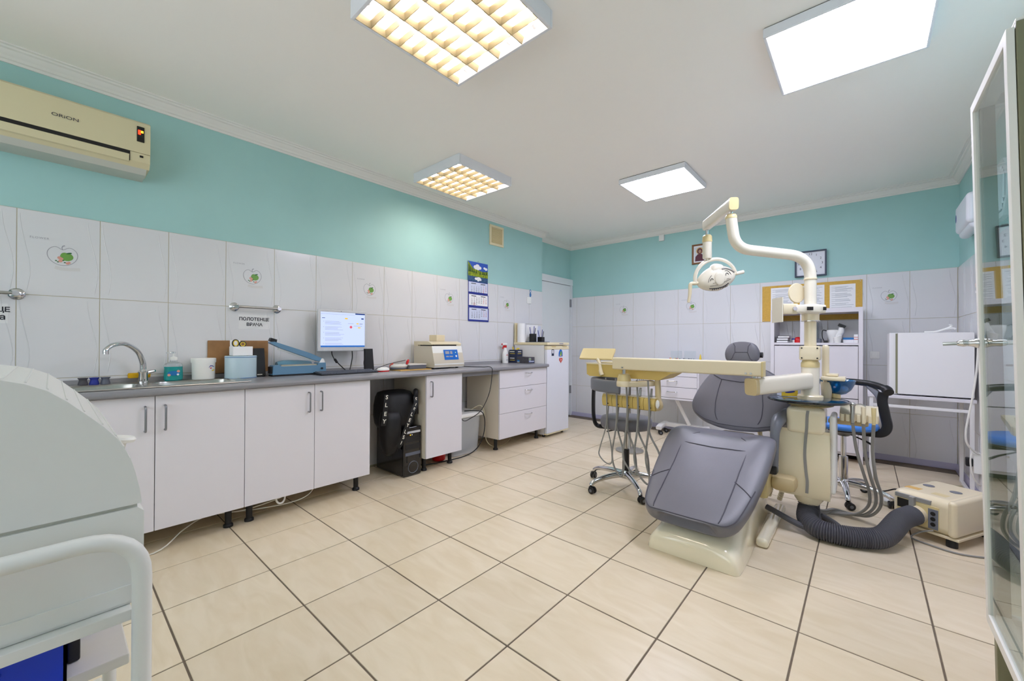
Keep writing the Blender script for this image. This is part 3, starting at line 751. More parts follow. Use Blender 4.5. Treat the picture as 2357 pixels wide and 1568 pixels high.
def centrifuge():
    x0, x1, y0, y1 = -3.27, -2.955, 2.305, 2.668; z = ZW
    t = thing('centrifuge', 'white laboratory centrifuge with a blue control panel on the worktop', 'centrifuge', ((x0+x1)/2, (y0+y1)/2, z))
    pr = [(x0, z+.012), (x1-.006, z+.012), (x1, z+.022), (x1+.002, z+.05), (x1-.042, z+.212), (x0, z+.212)]
    b = MB('centrifuge_side'); b.prism(pr, 'Y', y0, y1); b.build('body', None, t)
    fp = MB(); fp.add([(x1+.0025, y0+.002, z+.045), (x1+.0025, y1-.002, z+.045), (x1-.0412, y1-.002, z+.211), (x1-.0412, y0+.002, z+.211), (x1-.004, y0+.002, z+.013), (x1-.004, y1-.002, z+.013)], [[0, 1, 2, 3], [4, 5, 1, 0]]); fp.build('front_panel', 'white_plastic', t)
    MB().prism([(x0, z+.222), (x1-.060, z+.222), (x1-.045, z+.226), (x1-.048, z+.238), (x1-.10, z+.256), (x0, z+.256)], 'Y', y0, y1).build('lid', 'cream', t)
    MB().box(x0+.06, x1-.047, y0+.03, y1-.06, z+.210, z+.224).build('lid_gap', 'dark', t)
    MB().box(x0, x0+.06, y0+.004, y1-.004, z+.210, z+.224).build('hinge', 'cream', t)
    MB().box(x1-.12, x1-.046, y1-.06, y1-.004, z+.210, z+.224).build('latch', 'cream', t)
    nrm = Vector((.162, 0, .044)).normalized(); c = Vector((x1-.019, (y0+y1)/2+.03, z+.128))+nrm*.0018
    M = face_M(c, nrm); cp = MB('panel_blue'); quad(cp, M, -.085, .088, -.048, .050, 0)
    cp.use('print_grey'); quad(cp, M, -.066, -.018, .008, .036, .0006); quad(cp, M, -.006, .020, .008, .036, .0006); quad(cp, M, -.064, -.030, -.022, -.010, .0006); quad(cp, M, -.022, .020, -.022, -.010, .0006)
    cp.use('soap_teal'); disc(cp, M, .060, .022, .009, z=.0006); cp.use('cloud_white'); disc(cp, M, .060, .022, .005, z=.0009); disc(cp, M, .062, -.014, .010, z=.0006)
    cp.build('control_panel', None, t)
    for yy in (y0+.04, y1-.05):
        for xx in (x0+.04, x1-.05): MB().cyl((xx, yy, z), (xx, yy, z+.013), .014, n=14).build('foot', 'black_plastic', t)
    MB().tube([(x0+.03, y1, z+.19), (x0+.03, y1+.012, z+.215), (x0+.03, y1+.035, z+.24), (x0+.03, y1+.045, z+.244)], .0045, 8).build('lid_release', 'black_plastic', t)
centrifuge()
tag(MB().box(-3.20, -3.085, 2.43, 2.535, ZW+.257, ZW+.318, .006).build('tissue_block', 'cream'), 'small cream cardboard box sitting on the centrifuge lid', 'box')
def spray():
    x, y = -3.255, 3.602; z = ZW
    t = thing('spray_bottle', 'white spray bottle with a red trigger beside the glove boxes', 'spray bottle', (x, y, z))
    MB().lathe([(.040, 0), (.042, .004), (.042, .11), (.036, .135), (.020, .165), (.016, .185)], (x, y, z), 20, sx=.7).build('bottle', 'clear_plastic' if False else 'white_plastic', t)
    MB('red_plastic').cyl((x, y, z+.185), (x, y, z+.212), .017, n=14).build('collar', None, t)
    MB('white_plastic').box(x-.012, x+.012, y-.055, y+.025, z+.212, z+.240, .008).use('red_plastic').box(x-.008, x+.008, y-.064, y-.052, z+.218, z+.234, .003).build('spray_head', None, t)
    MB().tube(catmull([(x, y-.03, z+.214), (x, y-.034, z+.195), (x, y-.045, z+.170)], 4), [.008]*8+[.005], 8).build('trigger', 'red_plastic', t)
    M = face_M((x+.0301, y, z+.06), (1, 0, 0)); b = MB('print_red'); line(b, M, [(-.02, .03), (0, .04), (.018, .026)], [.002, .012, .002]); b.use('print_grey'); quad(b, M, -.02, .02, -.02, -.016); quad(b, M, -.02, .014, -.03, -.027); b.build('label', None, t)
spray()
def glove_box(x0, x1, y0, y1, z0, z1, label, m, open_=False):
    t = thing('glove_box', label, 'box', ((x0+x1)/2, (y0+y1)/2, z0))
    MB().box(x0, x1, y0, y1, z0, z1, .001).build('carton', m, t)
    b = MB('letter_white')
    M = face_M(((x0+x1)/2, y0-.0008, (z0+z1)/2), (0, -1, 0)); w = (x1-x0)/2
    if m == 'navy_box':
        quad(b, M, -w*.8, w*.4, .012, .022); b.use('yellow'); quad(b, M, -w*.8, w*.5, -.010, -.004)
        b.use('letter_white'); M2 = face_M((x1+.0008, (y0+y1)/2, (z0+z1)/2), (1, 0, 0)); quad(b, M2, -.03, .03, .012, .022); b.use('yellow'); quad(b, M2, -.035, .03, -.010, -.004)
    else:
        b.use('label_blue'); quad(b, M, -w*.9, -w*.5, -.02, .0); b.use('letter_white'); quad(b, M, -w*.9, -w*.5, -.028, -.02)
        M2 = face_M((x1+.0008, (y0+y1)/2, (z0+z1)/2), (1, 0, 0)); b.use('print_line'); quad(b, M2, -.05, -.01, -.005, .028); b.use('apple_green'); disc(b, M2, -.030, .012, .012, n=12, z=.0004); b.use('panel_blue'); quad(b, M2, -.05, .05, -.022, -.006, .0002); b.use('letter_white'); quad(b, M2, -.045, .045, -.018, -.010, .0006)
    b.build('print', None, t)
    if open_: MB().tube(catmull([((x0+x1)/2, y0+.01, z1), ((x0+x1)/2-.02, y0+.02, z1+.025), ((x0+x1)/2-.03, y0+.03, z1+.03)], 4), .008, 8).tube(catmull([((x0+x1)/2+.03, y0+.03, z1), ((x0+x1)/2+.04, y0+.04, z1+.014), ((x0+x1)/2+.06, y0+.05, z1+.012)], 4), .010, 8).build('yellow_glove', 'yellow', t)
glove_box(-3.28, -3.155, 3.70, 3.80, ZW, ZW+.079, 'navy glove box at the bottom of the stack of two', 'navy_box')
glove_box(-3.28, -3.155, 3.70, 3.80, ZW+.079, ZW+.158, 'navy glove box on top of the stack with a yellow glove poking out', 'navy_box', True)
glove_box(-3.15, -2.965, 3.69, 3.798, ZW, ZW+.076, 'dark grey glove box lying in front of the stacked navy boxes', 'box_grey')
# cups and sponge behind the sink
for i, (yy, m, lb) in enumerate(((.118, 'box_grey', 'olive grey'), (.161, 'cal_blue', 'dark blue'), (.205, 'slate', 'slate grey'))):
    t = MB().lathe([(.020, 0), (.021, .004), (.016, .024), (.0165, .030), (.021, .036), (.021, .039), (.012, .039), (.010, .02)], (-3.235, yy, ZW+.005), 18).build('mixing_cup', m); tag(t, lb+' small waisted mixing cup behind the sink', 'cup', 'mixing cups behind the sink')
tag(MB().box(-3.285, -3.255, .30, .40, ZW+.028, ZW+.058, .006).build('sponge', 'sponge'), 'yellow washing sponge lying behind the tap', 'sponge')

# ================================================================ WALL ITEMS (LEFT)
def towel_rail(y0, y1, label, z=1.358):
    t = thing('towel_rail', label, 'towel rail', (XL, (y0+y1)/2, z))
    for y in (y0, y1):
        MB().lathe([(.030, 0), (.030, .004), (.024, .010), (.012, .014), (.011, .045), (.013, .050), (.013, .062)], (XL, y, z), 22, M=Matrix.Rotation(PI/2, 4, 'Y').to_3x3()).build('bracket', 'chrome', t)
    MB().cyl((XL+.052, y0, z), (XL+.052, y1, z), .0085, n=14).build('bar', 'steel', t)
towel_rail(.842, 1.112, 'chrome towel rail above the printed towel sign')
towel_rail(-.42, -.118, 'chrome towel rail on the tiles under the air conditioner')
def sign(y0, y1, z0, z1, lines, label):
    t = thing('paper_sign', label, 'sign', (XL, (y0+y1)/2, z0))
    MB().box(XL, XL+.001, y0, y1, z0, z1).build('sheet', 'sign_paper', t)
    b = MB(); n = len(lines); h = (z1-z0)/(n+.6)
    for i, (s, sz) in enumerate(lines): put_text(b, s, sz, (XL+.0016, (y0+y1)/2, z1-h*(i+.8)), (1, 0, 0), bold=.0009)
    b.build('lettering', 'print_black', t)
sign(.868, 1.066, 1.206, 1.306, [('ПОЛОТЕНЦЕ', .0305), ('ВРАЧА', .0305)], 'white paper sign reading ПОЛОТЕНЦЕ ВРАЧА below the towel rail')
sign(-.345, -.145, 1.205, 1.305, [('ПОЛОТЕНЦЕ', .034), ('Пациента', .040)], 'white paper sign under the rail beneath the air conditioner')
def calendar():
    x = XL+.004; y0, y1 = 3.045, 3.365
    t = thing('wall_calendar', 'three-month wall calendar with lake picture and blue borders', 'calendar', (x, (y0+y1)/2, 1.352))
    z = 2.022
    pc = MB().box(x, x+.003, y0-.005, y1-.015, 1.800, z).build('picture', 'sky_blue', t)
    M = face_M((x+.0035, (y0+y1)/2-.01, (1.8+z)/2), (1, 0, 0)); b = MB('cloud_white')
    [disc(b, M, cx_, cy_, r_, r_*.7, n=14, z=.0001*k_) for k_, (cx_, cy_, r_) in enumerate(((-.045, .055, .028), (-.012, .068, .032), (.025, .052, .026), (-.02, .045, .04), (.10, .058, .018), (.125, .05, .022)))]
    b.use('forest'); b.add([M @ Vector(p) for p in ((-.155, -.045, .0004), (.155, -.055, .0004), (.155, .022, .0004), (.07, .012, .0004), (0, .024, .0004), (-.08, .036, .0004), (-.155, .108, .0004))], [[0, 1, 2, 3, 4, 5, 6]])
    b.use('pine_green'); [b.add([M @ Vector(p) for p in ((x_-.016, -.03, .0006), (x_+.016, -.03, .0006), (x_, h_, .0006))], [[0, 1, 2]]) for x_, h_ in ((-.138, .10), (-.115, .075), (-.09, .055), (-.065, .040), (-.03, .03), (.03, .025), (.075, .03), (.105, .022), (.135, .042))]
    b.use('forest'); b.add([M @ Vector(p) for p in ((-.155, -.05, .0009), (.155, -.055, .0009), (.155, -.015, .0009), (.05, -.022, .0009), (-.06, -.012, .0009), (-.155, -.002, .0009))], [[0, 1, 2, 3, 4, 5]])
    b.use('lake'); b.add([M @ Vector(p) for p in ((-.155, -.111, .0004), (.155, -.111, .0004), (.155, -.055, .0004), (-.155, -.045, .0004))], [[0, 1, 2, 3]])
    b.use('cloud_white'); [disc(b, M, cx_, cy_, r_, r_*.55, n=14, z=.0011+.0001*k_) for k_, (cx_, cy_, r_) in enumerate(((-.03, -.076, .026), (.008, -.072, .034), (.03, -.082, .022), (.0, -.094, .018)))]
    b.build('landscape_print', None, pc)
    for i, (za, zb, pm) in enumerate(((1.662, 1.800, 'paper_blue'), (1.512, 1.660, 'paper'), (1.352, 1.510, 'paper_blue'))):
        bk = MB().box(x, x+.002, y0, y1+.008*i-.012, za, zb).build('backing', 'cal_blue', t)
        M = face_M((x+.0025, (y0+y1)/2+.004*i-.006, (za+zb)/2), (1, 0, 0)); hw = (y1-y0)/2-.012; hh = (zb-za)/2
        pg = MB(pm); quad(pg, M, -hw, hw, -hh+.020, hh-.006)
        pg.use('print_dark'); quad(pg, M, -hw*.75, -hw*.25, hh-.026, hh-.018, .0004); quad(pg, M, hw*.25, hw*.75, hh-.026, hh-.018, .0004)
        nday = (30, 31, 30)[i]; st = (4, 0, 2)[i]; top = hh-.040
        for dday in range(1, nday+1):
            c = (dday-1+st) % 7; r = (dday-1+st)//7
            if r > 4: continue
            pg.use('print_red' if c > 4 else 'print_dark')
            v, f = text_geo(str(dday), .0175, bold=.0003); cx, cy = -hw*.70+c*hw*.25, top-r*.0185
            pg.add([M @ Vector((p.x+cx, p.y+cy, .0005)) for p in v], f)
        if i == 1:
            pg.use('print_red'); line(pg, M, [(-hw*.70+hw*.25-.014, top-.0740-.010), (-hw*.70+hw*.25+.014, top-.0740-.010), (-hw*.70+hw*.25+.014, top-.0740+.010), (-hw*.70+hw*.25-.014, top-.0740+.010)], .004, z=.0008, closed=True)
        pg.build('month_page', None, bk)
    MB().cyl((XL, (y0+y1)/2-.01, 2.035), (x+.006, (y0+y1)/2-.01, 2.035), .004, n=8).build('nail', 'steel', t)
calendar()
def vent_grille():
    y0, y1, z0, z1 = 3.385, 3.625, 2.268, 2.508; x = XL-PW
    t = thing('vent_grille', 'square cream ventilation grille on the wall above the calendar', 'vent', (x, (y0+y1)/2, z0))
    b = MB(); w = .028
    b.box(x, x+.014, y0, y1, z0, z0+w, .003).box(x, x+.014, y0, y1, z1-w, z1, .003).box(x, x+.014, y0, y0+w, z0+w, z1-w, .003).box(x, x+.014, y1-w, y1, z0+w, z1-w, .003); b.build('frame', 'fridge_cream', t)
    MB().box(x, x+.003, y0+w, y1-w, z0+w, z1-w).build('backing', 'cream_dark', t)
    n = 14; me = MB().prism([(-.002, -.004), (.009, .001), (.009, .003), (-.002, .000)], 'Y', -(y1-y0)/2+w, (y1-y0)/2-w).mesh('slat', 'fridge_cream')
    for k in range(n): inst('slat', me, t, Vector((x+.002, (y0+y1)/2, z0+w+(z1-z0-2*w)*(k+.5)/n))-t.location)
vent_grille()
def wall_switch(c, nrm, label, s=.042):
    t = thing('wall_switch', label, 'switch', c)
    M = face_M(c, nrm); b = MB(); b.box(-s, s, -s, s, 0, .010, .003); b.xf(M); b.build('plate', 'white_plastic', t)
    b = MB(); b.box(-s*.62, s*.62, -s*.7, s*.7, .010, .014, .002); b.xf(M); b.build('rocker', 'white_plastic', t)
wall_switch((XL, 4.122, 1.668), (1, 0, 0), 'white light switch on the tiles near the door')
t = thing('round_sticker', 'small blue and white sticker above the light switch', 'sticker', (XL, 4.16, 1.73))
M = face_M((XL+.0008, 4.155, 1.762), (1, 0, 0)); b = MB('label_blue'); disc(b, M, 0, .03, .018, .022); disc(b, M, 0, -.018, .020, .030); b.use('cloud_white'); disc(b, M, 0, .03, .009, .012, z=.0004); b.build('sticker_face', None, t)

# ================================================================ FRIDGE AND WHAT STANDS ON IT
def fridge():
    x0, x1, y0, y1 = -3.29, -2.83, 3.808, 4.268; zt = 1.118
    t = thing('refrigerator', 'small white refrigerator with cream top and three magnets', 'refrigerator', ((x0+x1)/2, (y0+y1)/2, 0))
    MB().box(x0, x1, y0+.004, y1-.004, .03, 1.085, .004).build('body', 'white_paint_metal', t)
    MB().box(x0-.01, x1+.050, y0, y1, 1.086, zt, .006).build('top', 'fridge_cream', t)
    dr = MB().box(x1+.006, x1+.046, y0+.002, y1-.002, .048, 1.035, .008).build('door', 'fridge_white', t)
    MB().box(x1+.004, x1+.048, y0+.001, y1-.001, 1.033, 1.076, .008).build('door_handle', 'fridge_cream', dr)
    for yc in (y0+.13, y1-.10): MB().prism([(yc-.055, 1.078), (yc+.055, 1.078), (yc+.035, 1.060), (yc-.035, 1.060)], 'X', x1+.044, x1+.0495).build('finger_recess', 'cream_dark', dr)
    MB().box(x1+.004, x1+.047, y0+.001, y1-.001, .036, .048, .003).build('door_bottom_edge', 'fridge_cream', dr)
    MB().box(x1+.0495, x1+.0515, y1-.215, y1-.135, 1.096, 1.110).build('badge', 'print_grey', t)
    for xx in (x0+.04, x1-.03):
        for yy in (y0+.04, y1-.04): MB().cyl((xx, yy, 0), (xx, yy, .032), .016, n=12).build('foot', 'black_plastic', t)
    return x1+.0465, y0, y1
fx, fy0, fy1 = fridge()
def magnet(yc, zc, kind, label):
    t = thing('fridge_magnet', label, 'magnet', (fx, yc, zc)); M = face_M((fx, yc, zc), (1, 0, 0)); b = MB()
    if kind == 'rect':
        b.use('navy_box'); b.box(-.022, .022, -.038, .038, 0, .004, .001); b.use('cloud_white'); b.box(-.016, .010, -.01, .030, .004, .0046)
    elif kind == 'house':
        b.use('panel_blue'); b.prism([(-.040, -.040), (.040, -.040), (.038, .005), (.022, .035), (0, .046), (-.022, .035), (-.038, .005)], 'Z', 0, .004); b.use('apple_green'); b.prism([(-.022, -.02), (.024, -.025), (.012, .022), (-.008, .016)], 'Z', .004, .006); b.use('yellow'); b.prism([(-.03, -.032), (.012, -.034), (-.006, -.012)], 'Z', .004, .0055)
    else:
        P = []
        for k in range(28):
            a = 2*PI*k/28; P.append((.0022*16*math.sin(a)**3, .0022*(13*math.cos(a)-5*math.cos(2*a)-2*math.cos(3*a)-math.cos(4*a))))
        b.use('print_red'); b.prism(P, 'Z', 0, .005); b.use('cloud_white'); b.prism([(-.012, -.004), (.012, .002), (.010, .008), (-.012, .002)], 'Z', .005, .0056)
    b.xf(M); b.build('magnet_body', None, t)
magnet(3.918, .998, 'rect', 'dark rectangular photo magnet on the refrigerator door')
magnet(4.082, .990, 'house', 'blue house-shaped magnet above the heart magnet')
magnet(4.085, .905, 'heart', 'red heart magnet on the refrigerator door')
ZF = 1.118
def paper_roll():
    t = thing('paper_towel', 'white paper towel roll standing on the refrigerator', 'paper roll', (-3.225, 3.865, ZF))
    MB().lathe([(.050, 0), (.050, .235), (.018, .235), (.018, .1)], (-3.225, 3.865, ZF), 26).build('paper', 'paper', t)
    MB().lathe([(.018, 0), (.018, .2352), (.015, .2352)], (-3.225, 3.865, ZF), 18).build('core', 'hardboard', t)
paper_roll()
tag(MB().box(-3.296, -3.281, 3.815, 3.905, ZF, ZF+.24, .003).build('cardboard_strip', 'fridge_cream'), 'cream cardboard strip standing behind the paper towel roll', 'cardboard')
tag(MB().box(-3.2, -2.96, 3.93, 4.10, ZF, ZF+.008, .002).build('papers', 'slate'), 'dark folder lying on the refrigerator under the pen holders', 'folder')
def pen_holder(x, y, label, h=.08):
    t = thing('pen_holder', label, 'pen holder', (x, y, ZF+.008)); z = ZF+.008
    MB().box(x-.035, x+.035, y-.03, y+.03, z, z+h, .004).build('cup', 'black_plastic', t)
    for dx, dy, L, m in ((-.015, -.01, .15, 'cal_blue'), (.012, .008, .13, 'print_dark'), (.0, .012, .17, 'cal_blue')): MB().cyl((x+dx, y+dy, z+h*.5), (x+dx*2.2, y+dy*2.2, z+h+L*.55), .004, n=8).build('pen', m, t)
pen_holder(-3.12, 3.965, 'black pen holder beside the paper towel roll', .10)
pen_holder(-3.06, 4.055, 'black pen holder with low tray near the refrigerator front', .06)
def loose_sheet(x, y, w, h, rz, m, label):
    b = MB().box(-w/2, w/2, -.0006, .0006, 0, h); b.xf(Matrix.Translation((x, y, ZF+.012)) @ Matrix.Rotation(rz, 4, 'Z') @ Matrix.Rotation(.16, 4, 'X')); tag(b.build('paper_sheet', m), label, 'paper')
loose_sheet(-3.20, 4.02, .18, .21, 1.3, 'paper', 'white sheet standing among the pens on the refrigerator')
loose_sheet(-3.235, 4.13, .20, .20, 1.5, 'paper_blue', 'bluish plastic sleeve standing behind the pens on the refrigerator')

# ================================================================ UNDER THE WORKTOP
def pc():
    x0, x1, y0, y1 = -3.25, -2.835, 1.905, 2.078; h = .41
    t = thing('computer_tower', 'black desktop computer tower standing in the knee space', 'computer', ((x0+x1)/2, (y0+y1)/2, 0))
    MB().box(x0, x1-.02, y0, y1, .008, h, .003).build('case', 'black_gloss', t)
    MB().box(x1-.022, x1, y0-.001, y1+.001, .006, h+.001, .010, 3).build('front_panel', 'black_gloss', t)
    MB().box(x1-.002, x1+.002, y0+.018, y1-.012, h-.052, h-.034, .001).build('drive_slot', 'monitor_silver', t)
    for z in (.285, .225): MB().box(x1-.002, x1+.0018, y0+.015, y1-.012, z, z+.045, .001).build('drive_bay', 'black_plastic', t)
    MB().box(x1-.002, x1+.003, y0+.015, y1-.012, .175, .20, .002).build('trim', 'slate', t)
    MB().box(x1-.001, x1+.002, y0+.028, y0+.036, .12, .18).build('port_slot', 'dark', t)
    P = [(x1+.001, (y0+y1)/2+.005+.048*math.cos(a), .075+.048*math.sin(a)) for a in [2*PI*k/32 for k in range(32)]]
    MB().tube(P, .003, 6, closed=True).build('fan_ring', 'slate', t)
    MB('amber_led').box(x1-.001, x1+.002, y0+.06, y0+.066, h-.068, h-.063).use('cloud_white').box(x1-.001, x1+.002, y0+.075, y0+.083, h-.068, h-.062).build('indicator_lights', None, t)
    for xx in (x0+.05, x1-.05):
        for yy in (y0+.03, y1-.03): MB().cyl((xx, yy, 0), (xx, yy, .010), .012, n=10).build('foot', 'black_plastic', t)
pc()
def backpack():
    t = thing('backpack', 'black fabric bag with lettered straps lying on the computer tower', 'bag', (-2.98, 1.97, .412))
    z = .412; rings = []
    prof = [(0, .12, .14, 0, 0), (.03, .13, .155, 0, 0), (.10, .13, .160, 0, .0), (.18, .125, .158, 0, -.005), (.25, .11, .150, 0, -.008), (.285, .09, .135, .0, -.010), (.30, .05, .09, 0, -.012)]
    random.seed(11)
    for h, a, w, dx, dy in prof:
        rings.append([Vector((-2.985+dx+a*c[0]*(1+.05*math.sin(7*k+h*30)), 1.915+dy+w*c[1]*(1+.04*math.cos(5*k+h*22)), z+h)) for k, c in enumerate(rsq(26, 3.2))])
    MB().loft(rings).build('body', 'bag_black', t, 80)
    # front pocket flap
    rings = []
    for h, a, w in ((-.20, .01, .05), (-.17, .03, .09), (-.10, .045, .12), (0, .055, .13), (.10, .05, .135), (.15, .04, .12), (.17, .01, .09)):
        rings.append([Vector((-2.905+a*1.5*c[0], 1.822+w*.60*c[1], z-.02+h)) for c in rsq(20, 3)])
    MB().loft(rings).build('front_pocket', 'bag_black', t, 80)
    def strap(P, name, txt, start, step, size, nrm):
        Q = catmull(P, 8); wdt = .021
        L = []; R_ = []
        for i, p in enumerate(Q):
            tg = (Q[min(i+1, len(Q)-1)]-Q[max(i-1, 0)]).normalized(); s_ = tg.cross(Vector(nrm)).normalized()
            L.append(p+s_*wdt); R_.append(p-s_*wdt)
        n = len(Q); N = Vector(nrm)*.003
        s = MB().add([*L, *R_, *[p-N for p in L], *[p-N for p in R_]], [[i, i+1, n+i+1, n+i] for i in range(n-1)]+[[2*n+i, 2*n+i+1, 3*n+i+1, 3*n+i] for i in range(n-1)]+[[i, i+1, 2*n+i+1, 2*n+i] for i in range(n-1)]+[[n+i, n+i+1, 3*n+i+1, 3*n+i] for i in range(n-1)]).build(name, 'strap_black', t)
        b = MB(); ln = 0; idx = 0
        for i in range(1, n):
            ln += (Q[i]-Q[i-1]).length
            if idx < len(txt) and ln >= start+idx*step:
                tg = (Q[i]-Q[i-1]).normalized()
                put_text(b, txt[idx], size, Q[i]+Vector(nrm)*.002, nrm, upv=-tg.cross(Vector(nrm)) if False else -tg, bold=.0008); idx += 1
        b.build('lettering', 'letter_white', s)
    strap([(-2.83, 1.745, .70), (-2.825, 1.735, .62), (-2.825, 1.725, .53), (-2.83, 1.715, .46)], 'strap', 'SLEY', .015, .062, .045, (1, -.15, 0))
    strap([(-2.835, 2.02, .66), (-2.815, 2.005, .60), (-2.79, 1.955, .54), (-2.785, 1.925, .48), (-2.795, 1.895, .40), (-2.80, 1.865, .32), (-2.81, 1.835, .27)], 'strap', 'SISLEYLSI', .02, .047, .040, (1, -.1, .05))
    MB().tube(catmull([(-2.87, 2.035, .60), (-2.85, 2.03, .68), (-2.88, 2.05, .70), (-2.90, 2.065, .60), (-2.90, 2.07, .50)], 6), .020, 10).build('side_flap', 'bag_black', t)
backpack()
def storage_bin():
    x0, x1, y0, y1 = -3.25, -2.965, 2.53, 2.93; h = .40
    t = thing('storage_bin', 'translucent plastic storage bin with lid under the worktop', 'storage bin', ((x0+x1)/2, (y0+y1)/2, 0))
    rings = [[Vector(((x0+x1)/2+sc*(x1-x0)/2*c[0], (y0+y1)/2+sc*(y1-y0)/2*c[1], z)) for c in rsq(24, 7)] for sc, z in ((.86, .004), (.88, 0.02), (1, h-.03))]
    MB().loft(rings).build('tub', 'translucent_bin', t)
    MB().box(x0-.01, x1+.012, y0-.012, y1+.012, h-.03, h+.012, .012).build('lid', 'white_plastic', t)
    MB().box(x1+.002, x1+.016, y0+.03, y0+.055, h-.10, h-.01, .004).build('red_clip', 'red_plastic', t)
    MB().box(x0+.05, x1-.06, y0+.05, y1-.06, .03, .13, .02).build('contents', 'slate', t)
storage_bin()
tag(MB().lathe([(.045, 0), (.06, .01), (.065, .07), (.06, .075), (.055, .02)], (-3.03, 2.42, 0), 22).build('red_bowl', 'red_plastic'), 'red plastic bowl on the floor under the narrow cabinet', 'bowl')
def cable(name, P, r, m, label, n=6): return tag(MB().tube(catmull(P, 6), r, n).build(name, m), label, 'cable')
cable('power_cable', [(-2.98, 2.66, ZW+.012), (-2.90, 2.72, ZW+.008), (-2.83, 2.80, ZW+.006), (-2.742, 2.83, ZW+.004), (-2.735, 2.835, .80), (-2.74, 2.80, .62), (-2.78, 2.73, .46), (-2.86, 2.66, .38), (-2.9, 2.62, .36), (-2.94, 2.60, .40)], .004, 'black_plastic', 'thin black cable hanging over the worktop edge to the storage bin')
cable('black_cable', [(-3.05, 2.76, .42), (-2.96, 2.83, .425), (-2.93, 2.90, .40), (-2.925, 2.93, .30), (-2.93, 2.91, .16), (-2.93, 2.82, .05), (-2.93, 2.66, .008), (-2.95, 2.40, .006), (-3.0, 2.22, .006), (-3.1, 2.14, .006)], .005, 'black_plastic', 'thick black cable looping from the storage bin onto the floor')
cable('beige_cable', [(-3.05, 2.83, .415), (-2.97, 2.90, .47), (-2.955, 2.95, .40), (-2.95, 2.955, .25), (-2.95, 2.98, .10), (-2.93, 3.06, .025), (-2.93, 3.2, .008), (-2.98, 3.35, .02), (-3.05, 3.5, .06)], .004, 'cable_beige', 'beige cable drooping from the bin under the drawer cabinet')
cable('white_floor_cable', [(-2.83, -.1, .004), (-2.86, .1, .004), (-2.80, .36, .006), (-2.90, .50, .05), (-2.95, .62, .075), (-2.90, .80, .07), (-2.86, .98, .10), (-2.88, 1.08, .13)], .0035, 'cable_white', 'white cable sagging to the floor under the sink cabinet')
cable('white_slack_cable', [(-2.96, .64, .075), (-2.92, .85, .05), (-2.88, 1.05, .045), (-2.86, 1.16, .07), (-2.88, 1.23, .13)], .0035, 'cable_white', 'white cable drooping below the two-door cabinet')
t = MB().tube(fillet([(-2.84, .955, .125), (-2.84, .96, .09), (-2.84, .975, .072), (-2.84, .995, .072), (-2.84, 1.008, .09), (-2.84, 1.01, .125)], .01, 3), .006, 8).build('cable_clip', 'white_plastic'); tag(t, 'white plastic loop clip hanging under the two-door cabinet', 'clip')
# ================================================================ DENTAL CHAIR
AX = -.675
class Cushion:
    """lofted pad: stations (center, half width, thickness, tangent-normal) with superellipse sections"""
    def __init__(s, st, n=36, p=4.0): s.st = st; s.n = n; s.p = p
    def frame(s, i):
        c = s.st[i][0]; a = s.st[max(i-1, 0)][0]; b = s.st[min(i+1, len(s.st)-1)][0]
        t = (Vector(b)-Vector(a)).normalized(); x = Vector((1, 0, 0)); n = x.cross(t).normalized(); return Vector(c), x, n
    def rings(s):
        out = []
        for i, (c, w, th) in enumerate(s.st):
            c, x, n = s.frame(i); r = []
            for q in rsq(s.n, s.p): r.append(c+x*(w*q[0])+n*(th/2*q[1]-th/2))
            out.append(r)
        return out
    def at(s, u, a, lift=.0015):
        u = max(0, min(len(s.st)-1.001, u)); i = int(u); f = u-i
        P = []
        for k in (i, i+1):
            c, x, n = s.frame(k); w, th = s.st[k][1:]; h = max(0, 1-abs(a)**s.p)**(1/s.p)
            P.append(c+x*(w*a)+n*(th/2*h-th/2+lift))
        return P[0]*(1-f)+P[1]*f
    def seam(s, pts, parent, r=.0028, name='seam', m='seam_dark'):
        Q = []
        for k in range(len(pts)-1):
            for j in range(6):
                t = j/6; Q.append(s.at(pts[k][0]*(1-t)+pts[k+1][0]*t, pts[k][1]*(1-t)+pts[k+1][1]*t))
        Q.append(s.at(*pts[-1])); return MB().tube(Q, r, 6).build(name, m, parent)
def smooth_st(st, n=3):
    out = []
    V = [Vector((c[1], c[2], w)) for c, w, th in st]; T = [Vector((th, c[0], 0)) for c, w, th in st]
    a = catmull(V, n); b = catmull(T, n)
    return [((q.y, p.x, p.y), max(p.z, .004), max(q.x, .004)) for p, q in zip(a, b)]
